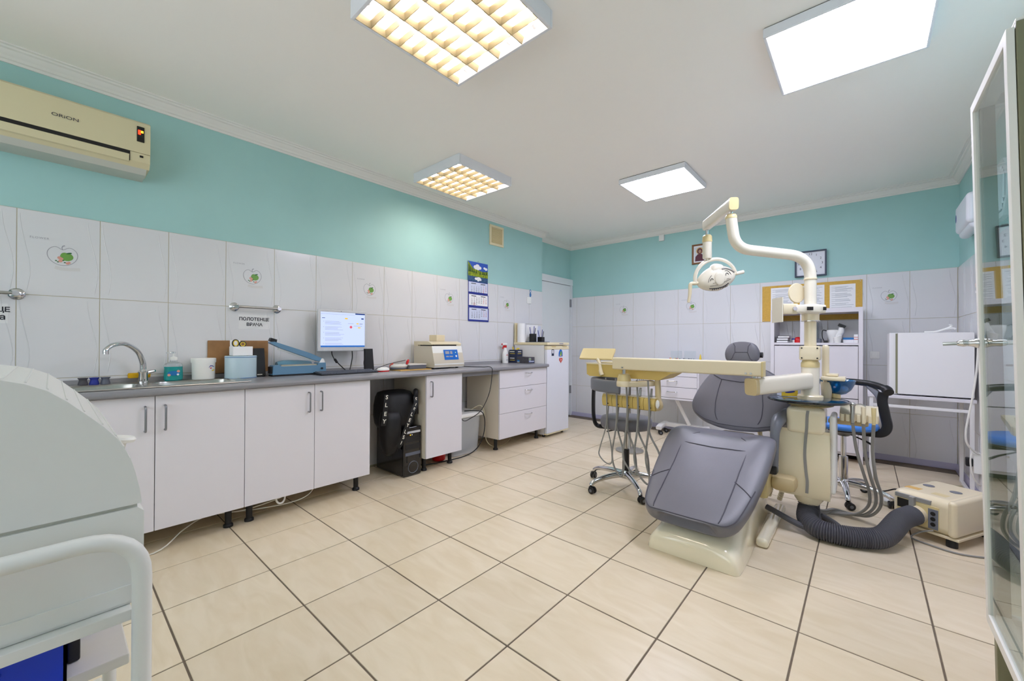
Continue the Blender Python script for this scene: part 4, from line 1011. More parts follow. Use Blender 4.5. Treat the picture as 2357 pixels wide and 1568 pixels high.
def dental_chair():
    t = thing('dental_chair', 'grey upholstered dental chair on a glossy cream pedestal', 'dental chair', (AX, 2.75, 0))
    # pedestal
    rings = []
    for y, w, h, tw in ((2.163, .195, .05, .95), (2.168, .215, .085, .95), (2.185, .225, .108, .95), (2.26, .228, .125, .94), (2.34, .228, .15, .92), (2.43, .226, .205, .88), (2.52, .222, .275, .82), (2.62, .215, .325, .76), (2.80, .205, .345, .72), (3.0, .20, .335, .72), (3.15, .195, .28, .76), (3.24, .18, .16, .85), (3.27, .16, .06, .9)):
        r = []
        for k in range(29):
            a = PI*k/28; c, s_ = math.cos(a), math.sin(a); p = 3.6
            X = math.copysign(abs(c)**(2/p), c); Z = abs(s_)**(2/p)
            r.append(Vector((AX+X*w*(1-(1-tw)*Z), y, .001+Z*h)))
        rings.append(r)
    MB().loft(rings).build('pedestal', 'cream_gloss', t, 50)
    MB().box(-.452, -.392, 2.56, 3.22, 0, .05, .018, 3).build('foot_rail', 'cream_gloss', t)
    MB().box(AX-.13, AX+.13, 2.82, 3.15, .30, .40, .03).build('lift_frame', 'unit_beige', t)
    # seat and leg rest, foot end first
    st = [((AX-.030, 2.143, .219), .09, .065), ((AX-.030, 2.146, .224), .150, .088), ((AX-.029, 2.163, .234), .198, .102), ((AX-.027, 2.205, .256), .236, .108), ((AX-.023, 2.29, .302), .262, .106), ((AX-.018, 2.40, .364), .280, .10), ((AX-.012, 2.51, .432), .292, .10), ((AX-.007, 2.61, .492), .298, .10), ((AX-.003, 2.69, .532), .298, .10), ((AX, 2.75, .548), .294, .10), ((AX, 2.83, .545), .285, .10), ((AX, 3.02, .515), .275, .10), ((AX, 3.17, .495), .25, .095), ((AX, 3.20, .485), .21, .06)]
    # side bolsters are modelled by a shallow centre channel: thigh wings higher at the edges
    S = smooth_st(st, 3); cu = Cushion(S, 44, 4.2); rg = cu.rings()
    for i, r in enumerate(rg):
        u = i/(len(rg)-1); k = max(0, min(1, (u-.45)/.2))*max(0, min(1, (.95-u)/.2))
        for j, v in enumerate(r):
            a = abs(v.x-S[i][0][0])/max(.01, S[i][1]); v.z += .024*k*max(0, min(1, (a-.45)/.3))*(1 if a < .93 else 1)
    se = MB().loft(rg).build('seat_cushion', 'grey_leather', t, 80)
    m = len(S)-1
    for sg in (-1, 1):
        cu.seam([(6.3, sg*.80), (9, sg*.71), (12, sg*.65), (17, sg*.60), (21, sg*.60), (24, sg*.56), (26.5, sg*.40)], se)
        cu.seam([(15.5, sg*.60), (14.6, sg*.80), (13.9, sg*.94)], se)
    cu.seam([(21.5, -.60), (21.2, 0), (21.5, .60)], se)
    Q = [cu.at(u, a, .001) for u, a in [(15, -.955), (10, -.955), (7.5, -.95), (6, -.93), (5.2, -.86), (4.7, -.7), (4.4, -.4), (4.3, 0), (4.4, .4), (4.7, .7), (5.2, .86), (6, .93), (7.5, .95), (10, .955), (15, .955)]]
    MB().tube(catmull(Q, 4), .0028, 6).build('piping', 'seam_dark', se)
    # back rest
    bs = [((AX, 3.215, .505), .06, .04), ((AX, 3.214, .512), .13, .07), ((AX, 3.215, .535), .20, .09), ((AX, 3.225, .572), .262, .10), ((AX, 3.24, .615), .308, .105), ((AX, 3.26, .67), .324, .105), ((AX, 3.285, .735), .308, .10), ((AX, 3.315, .80), .280, .095), ((AX, 3.345, .86), .246, .09), ((AX, 3.368, .905), .208, .08), ((AX, 3.380, .935), .15, .06), ((AX, 3.382, .943), .07, .03)]
    BSm = [((c[0], c[1]-.045, c[2]), w, th) for c, w, th in smooth_st(bs, 3)]
    cb = Cushion(BSm, 44, 3.6); br = cb.rings()
    # the tangent runs upward, so the pad's face must look at -Y
    if cb.frame(10)[2].y > 0: pass
    bk = MB().loft(br).build('backrest', 'grey_leather', t, 80)
    for sg in (-1, 1): cb.seam([(8.5, sg*.50), (14, sg*.46), (18, sg*.47), (23.3, sg*.50)], bk)
    cb.seam([(25.5, -.82), (23.6, -.52), (22.8, 0), (23.6, .52), (25.5, .82)], bk)
    cb.seam([(12, -.95), (8.5, -.85), (6.6, -.55), (6.2, 0), (6.6, .55), (8.5, .85), (12, .95)], bk)
    MB().box(AX-.10, AX+.10, 3.19, 3.24, .40, .49, .01).build('back_bracket', 'unit_beige', t)
    MB().box(AX-.09, AX+.09, 3.335, 3.40, .60, .84, .03).build('back_shell', 'unit_beige', t)
    # head rest
    hs = [((AX, 3.36, .975), .06, .04), ((AX, 3.357, .982), .088, .06), ((AX, 3.355, 1.0), .105, .07), ((AX, 3.358, 1.04), .113, .075), ((AX, 3.368, 1.08), .108, .075), ((AX, 3.38, 1.11), .092, .065), ((AX, 3.386, 1.126), .065, .05), ((AX, 3.388, 1.131), .03, .03)]
    HS = [((c[0]-.002, c[1]-.05, c[2]+.0), w, th) for c, w, th in smooth_st(hs, 3)]
    ch = Cushion(HS, 36, 3.6); hd = MB().loft(ch.rings()).build('headrest', 'grey_leather', t, 80)
    for sg in (-1, 1): ch.seam([(4.5, sg*.80), (7, sg*.52), (10, sg*.36), (13.5, sg*.42), (16.5, sg*.70)], hd, .0018)
    ch.seam([(10, -.36), (10, .36)], hd, .0018)
    MB().cyl((AX-.0, 3.36, .90), (AX, 3.385, 1.05), .014, n=12).build('headrest_post', 'steel', t)
    MB().cyl((AX+.09, 3.372, 1.035), (AX+.125, 3.372, 1.035), .020, n=16).build('headrest_knob', 'black_plastic', t)
    # arm rest on the unit side
    P = [(-.385, 3.22, .655), (-.387, 3.0, .66), (-.392, 2.91, .655), (-.398, 2.845, .615), (-.402, 2.83, .53), (-.404, 2.825, .43), (-.406, 2.83, .365)]
    q = catmull(P, 6); MB().tube(q, [.036 if i < 12 else .036-.012*min(1, (i-12)/8) for i in range(len(q))], 14).build('armrest', 'grey_plastic', t)
    MB().box(-.46, -.385, 2.80, 2.87, .345, .40, .012).build('armrest_bracket', 'black_plastic', t)
    # cast bracket that carries the unit
    MB().box(-.50, -.425, 2.77, 2.93, .20, .37, .02).build('side_bracket', 'cream_dark', t)
    MB().box(-.43, -.30, 2.86, 3.06, .235, .325, .03).build('carrier_arm', 'unit_beige', t)
dental_chair()
tag(MB().tube(catmull([(-.46, 2.95, .10), (-.40, 2.93, .085), (-.30, 2.91, .055), (-.22, 2.92, .04), (-.18, 3.0, .035)], 6), .017, 10).build('floor_hose', 'dark_hose'), 'dark grey hose running along the floor beside the chair pedestal', 'hose')

# ================================================================ DENTAL UNIT (post, arms, tray, lamp)
UX, UY = -.25, 3.06
def dental_unit():
    t = thing('dental_unit', 'cream dental unit with column, instrument arm, lamp and spittoon', 'dental unit', (UX, UY, 0))
    # body
    b = MB().box(UX-.150, UX+.104, 2.955, 3.19, .215, .60, .045, 4).build('body', 'unit_front', t, 50)
    # front cover with a bulged upper section
    pf = [(2.965, .205), (2.948, .24), (2.945, .50), (2.953, .60), (2.945, .608), (2.935, .62), (2.935, .685), (2.955, .725), (3.00, .742), (3.10, .742), (3.10, .205)]
    MB().prism([p for p in pf if p[1] < .615], 'X', UX-.146, UX+.102).build('front_cover', 'unit_front', t, 40)
    MB().box(UX-.108, UX+.080, 2.932, 3.13, .585, .742, .028, 4).build('upper_cover', 'unit_front', t, 50)
    Q = [(UX+.0, 2.9305, .724), (UX-.004, 2.9295, .69), (UX-.006, 2.9295, .62), (UX-.012, 2.942, .56), (UX-.016, 2.9425, .46), (UX-.010, 2.942, .36), (UX-.004, 2.942, .30), (UX-.006, 2.943, .235)]
    Q = catmull(Q, 4); S = MB(); L = [p+Vector((-.0075, 0, 0)) for p in Q]; R_ = [p+Vector((.0075, 0, 0)) for p in Q]; n = len(Q); bk_ = Vector((0, .014, 0))
    S.add(L+R_+[p+bk_ for p in L]+[p+bk_ for p in R_], [[i, i+1, n+i+1, n+i] for i in range(n-1)]+[[i, i+1, 2*n+i+1, 2*n+i] for i in range(n-1)]+[[n+i, n+i+1, 3*n+i+1, 3*n+i] for i in range(n-1)]+[[0, n, 3*n, 2*n]]).build('grey_stripe', 'grey_hose', t)
    MB().box(UX+.096, UX+.126, 2.99, 3.20, .24, .70, .02, 3).build('side_panel', 'white_plastic', t)
    MB().lathe([(.012, 0), (.05, .012), (.072, .045), (.075, .09)], (UX-.005, 3.04, .135), 24).build('hose_outlet', 'unit_front', t)
    # tray disc and column
    MB().lathe([(.10, 0), (.115, .006), (.10, .018), (.08, .028)], (UX, UY-.01, .742), 30).build('column_foot', 'cream_dark', t)
    MB().lathe([(.001, .0), (.192, .0), (.201, .004), (.201, .010), (.192, .014), (.001, .014)], (UX-.015, UY-.0, .768), 48).build('tray_disc', 'disk_glass', t)
    MB().tube([(UX-.015+.2*math.cos(a), UY+.2*math.sin(a), .775) for a in [2*PI*k/48 for k in range(48)]], .0075, 8, closed=True).build('disc_rim', 'black_gloss', t)
    MB().lathe([(.066, .782), (.066, .80), (.061, .806)], (UX, UY, 0), 32).build('column_collar', 'cream', t)
    MB().lathe([(.046, .80), (.046, .985), (.045, 1.00), (.036, 1.02)], (UX, UY, 0), 32).build('arm_hub', 'unit_white', t)
    MB().lathe([(.0475, .975), (.0475, 1.0), (.037, 1.021)], (UX, UY, 0), 32).build('hub_cap', 'cream_dark', t)
    MB().lathe([(.031, .99), (.031, 1.30), (.034, 1.302)], (UX, UY, 0), 28).build('column', 'cream', t)
    MB().box(UX-.052, UX+.052, UY-.048, UY+.04, 1.018, 1.105, .010).build('clamp_block', 'cream', t)
    for dx in (-.038, .038):
        for z in (1.032, 1.092): MB().cyl((UX+dx, UY-.052, z), (UX+dx, UY-.046, z), .0045, n=8).build('clamp_screw', 'dark', t)
    # monitor bracket
    MB().lathe([(.047, 1.255), (.047, 1.262), (.045, 1.262), (.045, 1.345), (.032, 1.35)], (UX, UY, 0), 28).build('bracket_collar', 'cream', t)
    MB().tube([(UX+.047*math.cos(a), UY+.047*math.sin(a), 1.257) for a in [2*PI*k/32 for k in range(32)]], .003, 6, closed=True).build('collar_ring', 'chrome', t)
    rdir = Vector((rt.x, rt.y, 0)).normalized(); fdir = Vector((fw.x, fw.y, 0)).normalized(); col = Vector((UX, UY, 0))
    p0 = col+Vector((0, 0, 1.328))
    MB().lathe([(.030, 1.292), (.050, 1.300), (.054, 1.31), (.054, 1.346), (.050, 1.356), (.030, 1.362)], (UX, UY, 0), 30).build('bracket_hub', 'unit_white', t, 50)
    MB().tube([p0+rdir*.045-fdir*.035, p0-rdir*.0-fdir*.042, p0-rdir*.06-fdir*.04, p0-rdir*.12-fdir*.03], .03, 14, sq=(.026, .026)).build('bracket_knuckle', 'unit_white', t, 50)
    for dd in (.030, -.048, -.066): MB().box(-.008, .008, -.003, .003, -.010, .010).xf(face_M(p0+rdir*dd-fdir*.0755+Vector((0, 0, .0)), -fdir) @ Matrix.Rotation(PI/2, 4, 'X')).build('knuckle_screw', 'dark', t)
    MB().tube([p0-rdir*.11-fdir*.03, p0-rdir*.19-fdir*.02], .026, 12, sq=(.024, .032)).build('bracket_arm', 'cream', t)
    MB().cyl(p0-rdir*.135-fdir*.062, p0-rdir*.135-fdir*.052, .012, n=12).build('bracket_bolt', 'chrome', t)
    pl = MB().box(-.055, .055, -.075, .075, 0, .006, .001); pl.xf(face_M(p0-rdir*.198+Vector((0, 0, -.005)), (-rdir+fdir*.08))); pl.build('monitor_plate', 'unit_white', t)
    dsc = MB().lathe([(.001, 0), (.050, 0), (.054, .004), (.050, .010), (.001, .012)], (0, 0, 0), 28, sy=1.15); dsc.xf(face_M(col-rdir*.062+fdir*.035+Vector((0, 0, 1.432)), -fdir)); dsc.build('round_plate', 'cream', t)
    # lamp post
    up_ = [(UX, UY, 1.345), (UX, UY, 1.615), tuple(col-rdir*.03+Vector((0, 0, 1.645))), tuple(col-rdir*.46+Vector((0, 0, 1.70))), tuple(col-rdir*.487+Vector((0, 0, 1.885)))]
    P = fillet([up_[0], (UX, UY, 1.65), up_[3], up_[4]], .13, 12)
    MB().tube(P, .0315, 20).build('lamp_post', 'unit_white', t)
    MB().lathe([(.033, 0), (.0345, .003), (.0345, .010), (.033, .013)], (UX, UY, 1.508), 28).build('post_ring', 'cream', t)
    e = Vector(up_[4]); MB().lathe([(.0325, -.004), (.0325, .012), (.026, .022)], e, 24).build('post_cap', 'cream_dark', t)
    MB().lathe([(.012, .02), (.012, .05)], e, 18).build('swivel_pin', 'chrome', t)
    a0 = e+Vector((0, 0, .078)); lh = Vector((-.853, 3.105, 1.972)); dr = (lh-a0); dl = dr.normalized()
    MB().tube([a0-dl*.035, a0-dl*.03, a0+dr*.5, lh+dl*.02, lh+dl*.025], 1, 20, sq=(.026, .036)).build('lamp_arm', 'unit_white', t, 50)
    MB().tube([a0-dl*.045, a0-dl*.034], 1, 20, sq=(.027, .037)).build('arm_end_cap', 'cream_dark', t)
    # lamp stem and yoke
    s0 = lh.copy(); MB().lathe([(.011, -.075), (.011, -.02)], s0, 16).build('stem_pin', 'chrome', t)
    MB().lathe([(.022, -.075), (.031, -.085), (.033, -.125), (.031, -.128)], s0, 22).build('stem_collar', 'cream_dark', t)
    MB().lathe([(.0305, -.127), (.0305, -.24), (.027, -.246), (.010, -.246), (.009, -.27)], s0, 22).build('stem', 'unit_white', t)
    hc = Vector((-.807, 3.150, 1.585))
    rx = rdir*.97+Vector((0, 0, .24)); rx.normalize(); uz = (Vector((0, 0, 1))-rx*rx.z); uz.normalize()
    Y = []
    for k in range(25):
        a = PI*k/24; Y.append(hc+rx*(.150*math.cos(a))+uz*(.150*math.sin(a)*.93-.0)+fdir*.0)
    MB().tube(Y, 1, 12, sq=(.012, .010)).build('yoke', 'unit_white', t, 50)
    # lamp head: rounded almond shell facing the camera side
    nrm = (-fdir+Vector((0, 0, -.25))).normalized(); uu = (uz-nrm*uz.dot(nrm)).normalized(); xx = uu.cross(nrm)
    Mh = Matrix.Identity(4)
    for i, a in enumerate((xx, uu, nrm)):
        for k in range(3): Mh[k][i] = a[k]
    Mh.translation = hc+Vector((0, 0, -.004))
    hd = MB(); rings = []
    for i in range(0, 13):
        tt = i/12*PI; zz = -.060*math.cos(tt)*(.75 if tt < PI/2 else 1.0); sc = max(.02, math.sin(tt)**.8)
        r = []
        for k in range(32):
            a = 2*PI*k/32; x = .138*math.cos(a)*sc; y = (.098 if math.sin(a) > 0 else .088)*math.sin(a)*sc*(1-.16*abs(math.cos(a)))
            r.append(Mh @ Vector((x, y, zz)))
        rings.append(r)
    head = hd.loft(rings).build('lamp_head', 'unit_white', t, 80)
    nz = MB(); rings = []
    for z_, s_ in ((.030, .042), (.056, .040), (.062, .036), (.0645, .028), (.0648, .004)): rings.append([Mh @ Vector((.0+s_*.95*math.cos(2*PI*k/26), .008+s_*1.25*math.sin(2*PI*k/26), z_)) for k in range(26)])
    nz.loft(rings).build('round_boss', 'unit_white', head, 60)
    nz = MB(); rings = []
    for z_, s_, y_ in ((-.01, .055, .046), (.026, .052, .046), (.040, .042, .046), (.044, .02, .046)): rings.append([Mh @ Vector((.01+s_*.9*math.cos(2*PI*k/22), y_+.022+s_*.75*math.sin(2*PI*k/22), z_)) for k in range(22)])
    nz.loft(rings).build('top_hump', 'unit_white', head, 60)
    def surf(x, y):
        q = (x/.138)**2+(y/(.098 if y > 0 else .088)/(1-.16*min(1, abs(x)/.138)))**2
        return .060*math.sqrt(max(0, 1-min(1, q)**1.25))+.0015
    fc = MB()
    def stroke(pts, w):
        Q = catmull([(p[0], p[1], 0) for p in pts], 5); line_pts = [Vector((q.x, q.y, surf(q.x, q.y))) for q in Q]
        fc.tube([Mh @ p for p in line_pts], w/2, 5)
    stroke([(-.078, .000), (-.072, .018), (-.062, .032), (-.050, .044)], .003); stroke([(.046, .052), (.062, .050), (.076, .038), (.086, .018)], .003)
    stroke([(-.063, .008), (-.058, .020), (-.050, .022), (-.044, .012)], .004); stroke([(.044, .020), (.050, .034), (.060, .034), (.068, .022)], .004)
    stroke([(-.072, -.050), (-.04, -.056), (-.005, -.058), (.03, -.054), (.062, -.040)], .006)
    for i in range(9):
        x = -.050+i*.013; stroke([(x, -.056), (x+.001, -.063), (x+.001, -.068)], .004)
    for (bx, by) in ((-.066, -.022), (.030, -.014)):
        for i in range(6): stroke([(bx+i*.009, by-.006+.002*i*(1 if bx > 0 else -.2)), (bx+i*.009+.001, by-.010+.002*i*(1 if bx > 0 else -.2)), (bx+i*.009+.001, by-.012+.002*i*(1 if bx > 0 else -.2))], .003)
        for i in range(3): stroke([(bx+.018+i*.008, by+.010), (bx+.019+i*.008, by+.008), (bx+.0195+i*.008, by+.006)], .003)
    fc.build('drawn_face', 'print_black', head)
    fl_ = MB(); pts = [(.030, .070), (.060, .066), (.095, .046), (.118, .024)]
    Q = catmull([(p[0], p[1], 0) for p in pts], 5); fl_.tube([Mh @ Vector((q.x, q.y, surf(q.x, q.y)+.002)) for q in Q], .005, 8); fl_.build('vent_rib', 'grey_hose', head)
    for sg in (-1, 1):
        c0 = hc+rx*(sg*.150); MB().cyl(hc+rx*(sg*.132), c0+rx*(sg*.01), .012, n=14).build('pivot', 'cream', t)
        if sg < 0: MB().tube(catmull([c0, c0-rx*.035+Vector((0, 0, .004)), c0-rx*.040+Vector((0, 0, -.03)), c0-rx*.043+Vector((0, 0, -.075)), c0-rx*.052+Vector((0, 0, -.125))], 5), [.013]*11+[.012]*4+[.011]*4+[.010]*2, 12).build('lamp_handle', 'cream', t)
        else: MB().tube([c0, c0+rx*.055], .013, 12).build('lamp_handle', 'unit_white', t)
    # lower arm and upper arm
    z1 = .885; pE = Vector((-.475, 2.655, .872)); pS = Vector((UX, UY, .895)); dv = (pE-pS).normalized()
    MB().tube([pS+dv*.03, pS+dv*.2, pE-dv*.02, pE+dv*.006], 1, 24, sq=(.038, .048)).build('lower_arm', 'unit_white', t, 50)
    MB().tube([pE+dv*.004, pE+dv*.012, pE+dv*.026, pE+dv*.030], 1, 24, sq=(.0385, .0485)).build('arm_end_cap', 'unit_beige', t, 50)
    MB().lathe([(.014, .915), (.014, .945)], (pE.x, pE.y, 0), 16).lathe([(.009, .915), (.009, .945)], (pE.x+.035, pE.y+.03, 0), 12).build('elbow_pin', 'chrome', t)
    zb = .975
    MB().box(-1.345, -.428, 2.612, 2.688, .932, 1.016, .010, 3).build('upper_arm', 'cream', t, 50)
    MB().box(-.436, -.424, 2.610, 2.690, .930, 1.018, .008, 3).build('arm_end_cap', 'cream_dark', t, 50)
    for x in (-.485, -.51, -1.265): MB().cyl((x, 2.606, .948), (x, 2.613, .948), .006, n=10).build('arm_screw', 'steel', t)
    px = -1.275; MB().lathe([(.013, .895), (.013, .935)], (px, 2.66, 0), 16).build('tray_pin', 'chrome', t)
    MB().lathe([(.048, .850), (.047, .868), (.036, .898), (.030, .900)], (px, 2.66, 0), 26).build('tray_hub', 'cream_dark', t)
    MB().lathe([(.050, .812), (.052, .818), (.052, .842), (.048, .851)], (px, 2.66, 0), 26).build('tray_hub_base', 'cream', t)
    MB().tube([(px, 2.66, .83), (px+.06, 2.70, .83), (px+.14, 2.80, .835)], 1, 16, sq=(.045, .020)).build('tray_link', 'cream', t)
    # instrument console
    cs = [(2.735, .885), (2.745, .862), (3.03, .862), (3.05, .89), (3.04, .945), (2.76, .955), (2.737, .94)]
    MB().prism([(x, y) for x, y in [(-1.625, .875), (-1.60, .862), (-1.06, .862), (-.985, .91), (-.985, .955), (-1.62, .962), (-1.628, .955)]], 'Y', 2.745, 3.02).build('console', 'yellowed', t, 30)
    MB().prism([(-1.628, .955), (-.985, .952), (-.985, .958), (-1.628, .964)], 'Y', 2.735, 3.03).build('console_top', 'cream', t)
    MB().box(-1.56, -1.20, 2.79, 2.98, .960, .968, .003).build('tray_mat', 'cream_dark', t)
    vw = MB().box(-.135, .135, -.010, .010, -.055, .055, .008, 2); vw.xf(Matrix.Translation((-1.56, 2.79, 1.030)) @ Matrix.Rotation(.12, 4, 'Z') @ Matrix.Rotation(-.75, 4, 'X')); vw.build('viewer_panel', 'cream_dark', t)
    MB().tube(catmull([(-1.545, 2.785, 1.01), (-1.535, 2.762, .985), (-1.51, 2.745, .95), (-1.50, 2.738, .90), (-1.49, 2.738, .875)], 5), [.018]*6+[.013]*8+[.016]*7, 12).build('viewer_bracket', 'cream', t)
    # instrument holder rail with five slots
    hb = MB('yellowed'); hx0, hx1 = -1.475, -1.075
    hprof = [(2.722, .735), (2.710, .722), (2.706, .690), (2.716, .655), (2.735, .648), (2.80, .665), (2.80, .735)]
    n = 5; w = (hx1-hx0)/n
    for i in range(n):
        MB().prism(hprof, 'X', hx0+i*w+.0018, hx0+(i+1)*w-.0018).build('holder_segment', 'yellowed', t, 40)
        MB().cyl((hx0+(i+.62)*w, 2.706, .672), (hx0+(i+.62)*w, 2.714, .672), .004, n=8).build('holder_screw', 'dark', t)
    MB().box(hx0+.002, hx1-.002, 2.722, 2.798, .660, .730).build('holder_core', 'unit_beige', t)
    MB().box(hx0, hx1, 2.72, 2.80, .735, .741, .002).build('holder_top', 'cream', t)
    MB().tube(catmull([(-1.085, 2.78, .868), (-1.078, 2.775, .80), (-1.075, 2.772, .73), (-1.06, 2.77, .685), (-1.075, 2.765, .665), (-1.10, 2.76, .67)], 6), 1, 14, sq=(.020, .016)).build('holder_arm', 'unit_beige', t, 50)
    MB().ell((-1.062, 2.725, .70), (.014, .012, .030)).build('holder_latch', 'white_plastic', t)
    # handpieces resting in the rail and their hoses hanging in loops
    random.seed(5)
    for i in range(n):
        x = hx0+(i+.45)*w
        MB().cyl((x, 2.755, .742), (x, 2.765, .800), .009, .007, n=12).build('handpiece', 'steel' if i % 2 else 'grey_hose', t)
        lo = (.23, .155, .19, .145, .12)[i]
        P = [(x, 2.745, .650), (x-.006, 2.74, .50), (x+.03+.01*i, 2.73, .36), (x+.045+.012*i, 2.72, .22+lo*.1), (x+.02+.02*i, 2.71, lo), (x-.02+.012*i, 2.70, lo+.06), (x-.03+.004*i, 2.70, .32), (x+.002, 2.70, .50), (x+.012, 2.695, .66), (x+.0, 2.70, .86)]
        if i == 0: P[3:7] = [(x+.04, 2.72, .24), (x+.0, 2.71, lo), (x-.05, 2.70, lo+.05), (x-.045, 2.70, .34)]
        MB().tube(catmull(P, 6), (.0045, .0065, .007, .007, .007)[i], 8).build('instrument_hose', 'grey_hose', t)
    # cuspidor
    MB().tube(catmull([(UX+.068, 3.20, .80), (UX+.066, 3.20, .95), (UX+.066, 3.20, 1.08), (UX+.066, 3.205, 1.10)], 5), [.014]*4+[.019]*11+[.012], 16).build('water_spout', 'cream', t)
    MB().box(UX+.045, UX+.165, 3.13, 3.27, .892, .917, .008).build('cuspidor_shelf', 'cream', t)
    MB().box(UX+.07, UX+.13, 3.16, 3.26, .917, .934, .006).build('cup_stand', 'cream', t)
    MB().lathe([(.02, -.095), (.048, -.085), (.072, -.060), (.088, -.025), (.094, -.004), (.091, 0), (.086, -.004), (.068, -.056), (.042, -.078), (.001, -.085)], (UX+.118, 3.27, .892), 36).build('spittoon_bowl', 'blue_glass', t)
    MB().lathe([(.022, 0), (.026, .03), (.030, .10), (.030, .12)], (UX+.070, 3.21, .76), 18).build('bowl_support', 'cream', t)
    MB().lathe([(.03, 0), (.028, .05)], (UX+.11, 3.25, .76), 18).build('bowl_drain', 'cream_dark', t)
    # assistant instrument holder
    hz = .718; A = [( -.100, 3.17), (-.05, 3.13), (.10, 3.12), (.115, 3.16), (.05, 3.30), (-.02, 3.32), (-.095, 3.28)]
    MB().prism([(3.10, hz-.050), (3.10, hz-.012), (3.15, hz+.004), (3.29, hz+.022), (3.29, hz+.002), (3.16, hz-.030)], 'X', -.112, .062).build('assistant_rail', 'cream', t, 40)
    for i in range(7):
        x = -.098+i*.0245; MB().box(x-.0085, x+.0085, 3.080, 3.112, hz-.054, hz-.012, .003).build('rail_finger', 'cream', t)
    MB().box(-.17, .02, 3.16, 3.24, hz-.09, hz-.06, .012).build('assistant_arm', 'unit_beige', t)
    MB().box(-.02, .02, 3.17, 3.22, hz-.065, hz-.02, .004).build('rail_post', 'unit_beige', t)
    for i, (x, m) in enumerate(((-.052, 'steel'), (-.004, 'cream'), (.040, 'cream_dark'))):
        MB().tube([(x, 3.080, hz-.06), (x, 3.084, hz-.005), (x, 3.090, hz+.035)], [.008, .010, .012], 12).build('suction_tip' if i else 'syringe', m, t)
        if i == 0: MB().ell((x, 3.090, hz+.045), (.015, .012, .014)).tube(catmull([(x+.01, 3.090, hz+.045), (x+.035, 3.090, hz+.052), (x+.058, 3.090, hz+.040)], 4), .003, 6).build('syringe_nozzle', 'steel', t)
        P = [(x, 3.080, hz-.06), (x+.016-.01*i, 3.14, hz-.22), (x+.05-.02*i, 3.20, hz-.38), (x+.075-.02*i, 3.27, hz-.50), (x+.07-.02*i, 3.33, hz-.60), (x+.02-.02*i, 3.37, hz-.675), (x-.05-.03*i, 3.38+.02*i, .018), (x-.13-.03*i, 3.35+.02*i, .012+.010*i), (UX+.05, 3.26, .02+.015*i), (UX-.0, 3.16, .10), (UX+.0, 3.12, .22)]
        MB().tube(catmull(P, 6), .0085, 8).build('assistant_hose', 'grey_hose', t)
    # small black hose loop under the body
    P = [(UX+.03, 3.04, .20), (UX+.035, 3.03, .10), (UX+.06, 2.99, .035), (UX+.115, 2.98, .022), (UX+.155, 3.02, .022), (UX+.13, 3.12, .022), (UX+.06, 3.22, .022), (UX-.02, 3.28, .022)]
    MB().tube(catmull(P, 6), .019, 12).build('supply_hose', 'dark_hose', t)
dental_unit()
# flower box and white item on the glass tray
def tissue_box():
    t = thing('flower_carton', 'yellow carton with daisies standing on the dark glass tray', 'box', (-.36, 3.15, .783)); LOCAL.discard(t.name)
    b = MB().box(-.095, .095, -.03, .03, 0, .075, .001); Mx = Matrix.Translation((-.335, 3.155, .783)) @ Matrix.Rotation(.55, 4, 'Z'); b.xf(Mx); b.build('carton', 'paper_blue', t)
    M = Mx @ Matrix(((1, 0, 0, 0), (0, 0, -1, -.0308), (0, 1, 0, .0375), (0, 0, 0, 1)))
    q = MB('yellow'); quad(q, M, -.094, .0, -.036, .036); q.use('panel_blue'); q.use('cloud_white'); disc(q, M, -.055, .008, .030, .015, z=.0004); q.use('cal_blue'); disc(q, M, -.045, -.010, .030, .006, z=.0008, rot=.1)
    q.use('cloud_white')
    for k in range(9): a = 2*PI*k/9; disc(q, M, .045+.020*math.cos(a), -.002+.020*math.sin(a), .014, .006, n=10, z=.0006, rot=a)
    q.use('sponge'); disc(q, M, .045, -.004, .010, z=.001); q.use('yellow'); disc(q, M, -.02, .02, .03, .012, z=.0002)
    q.build('print', None, t)
tissue_box()

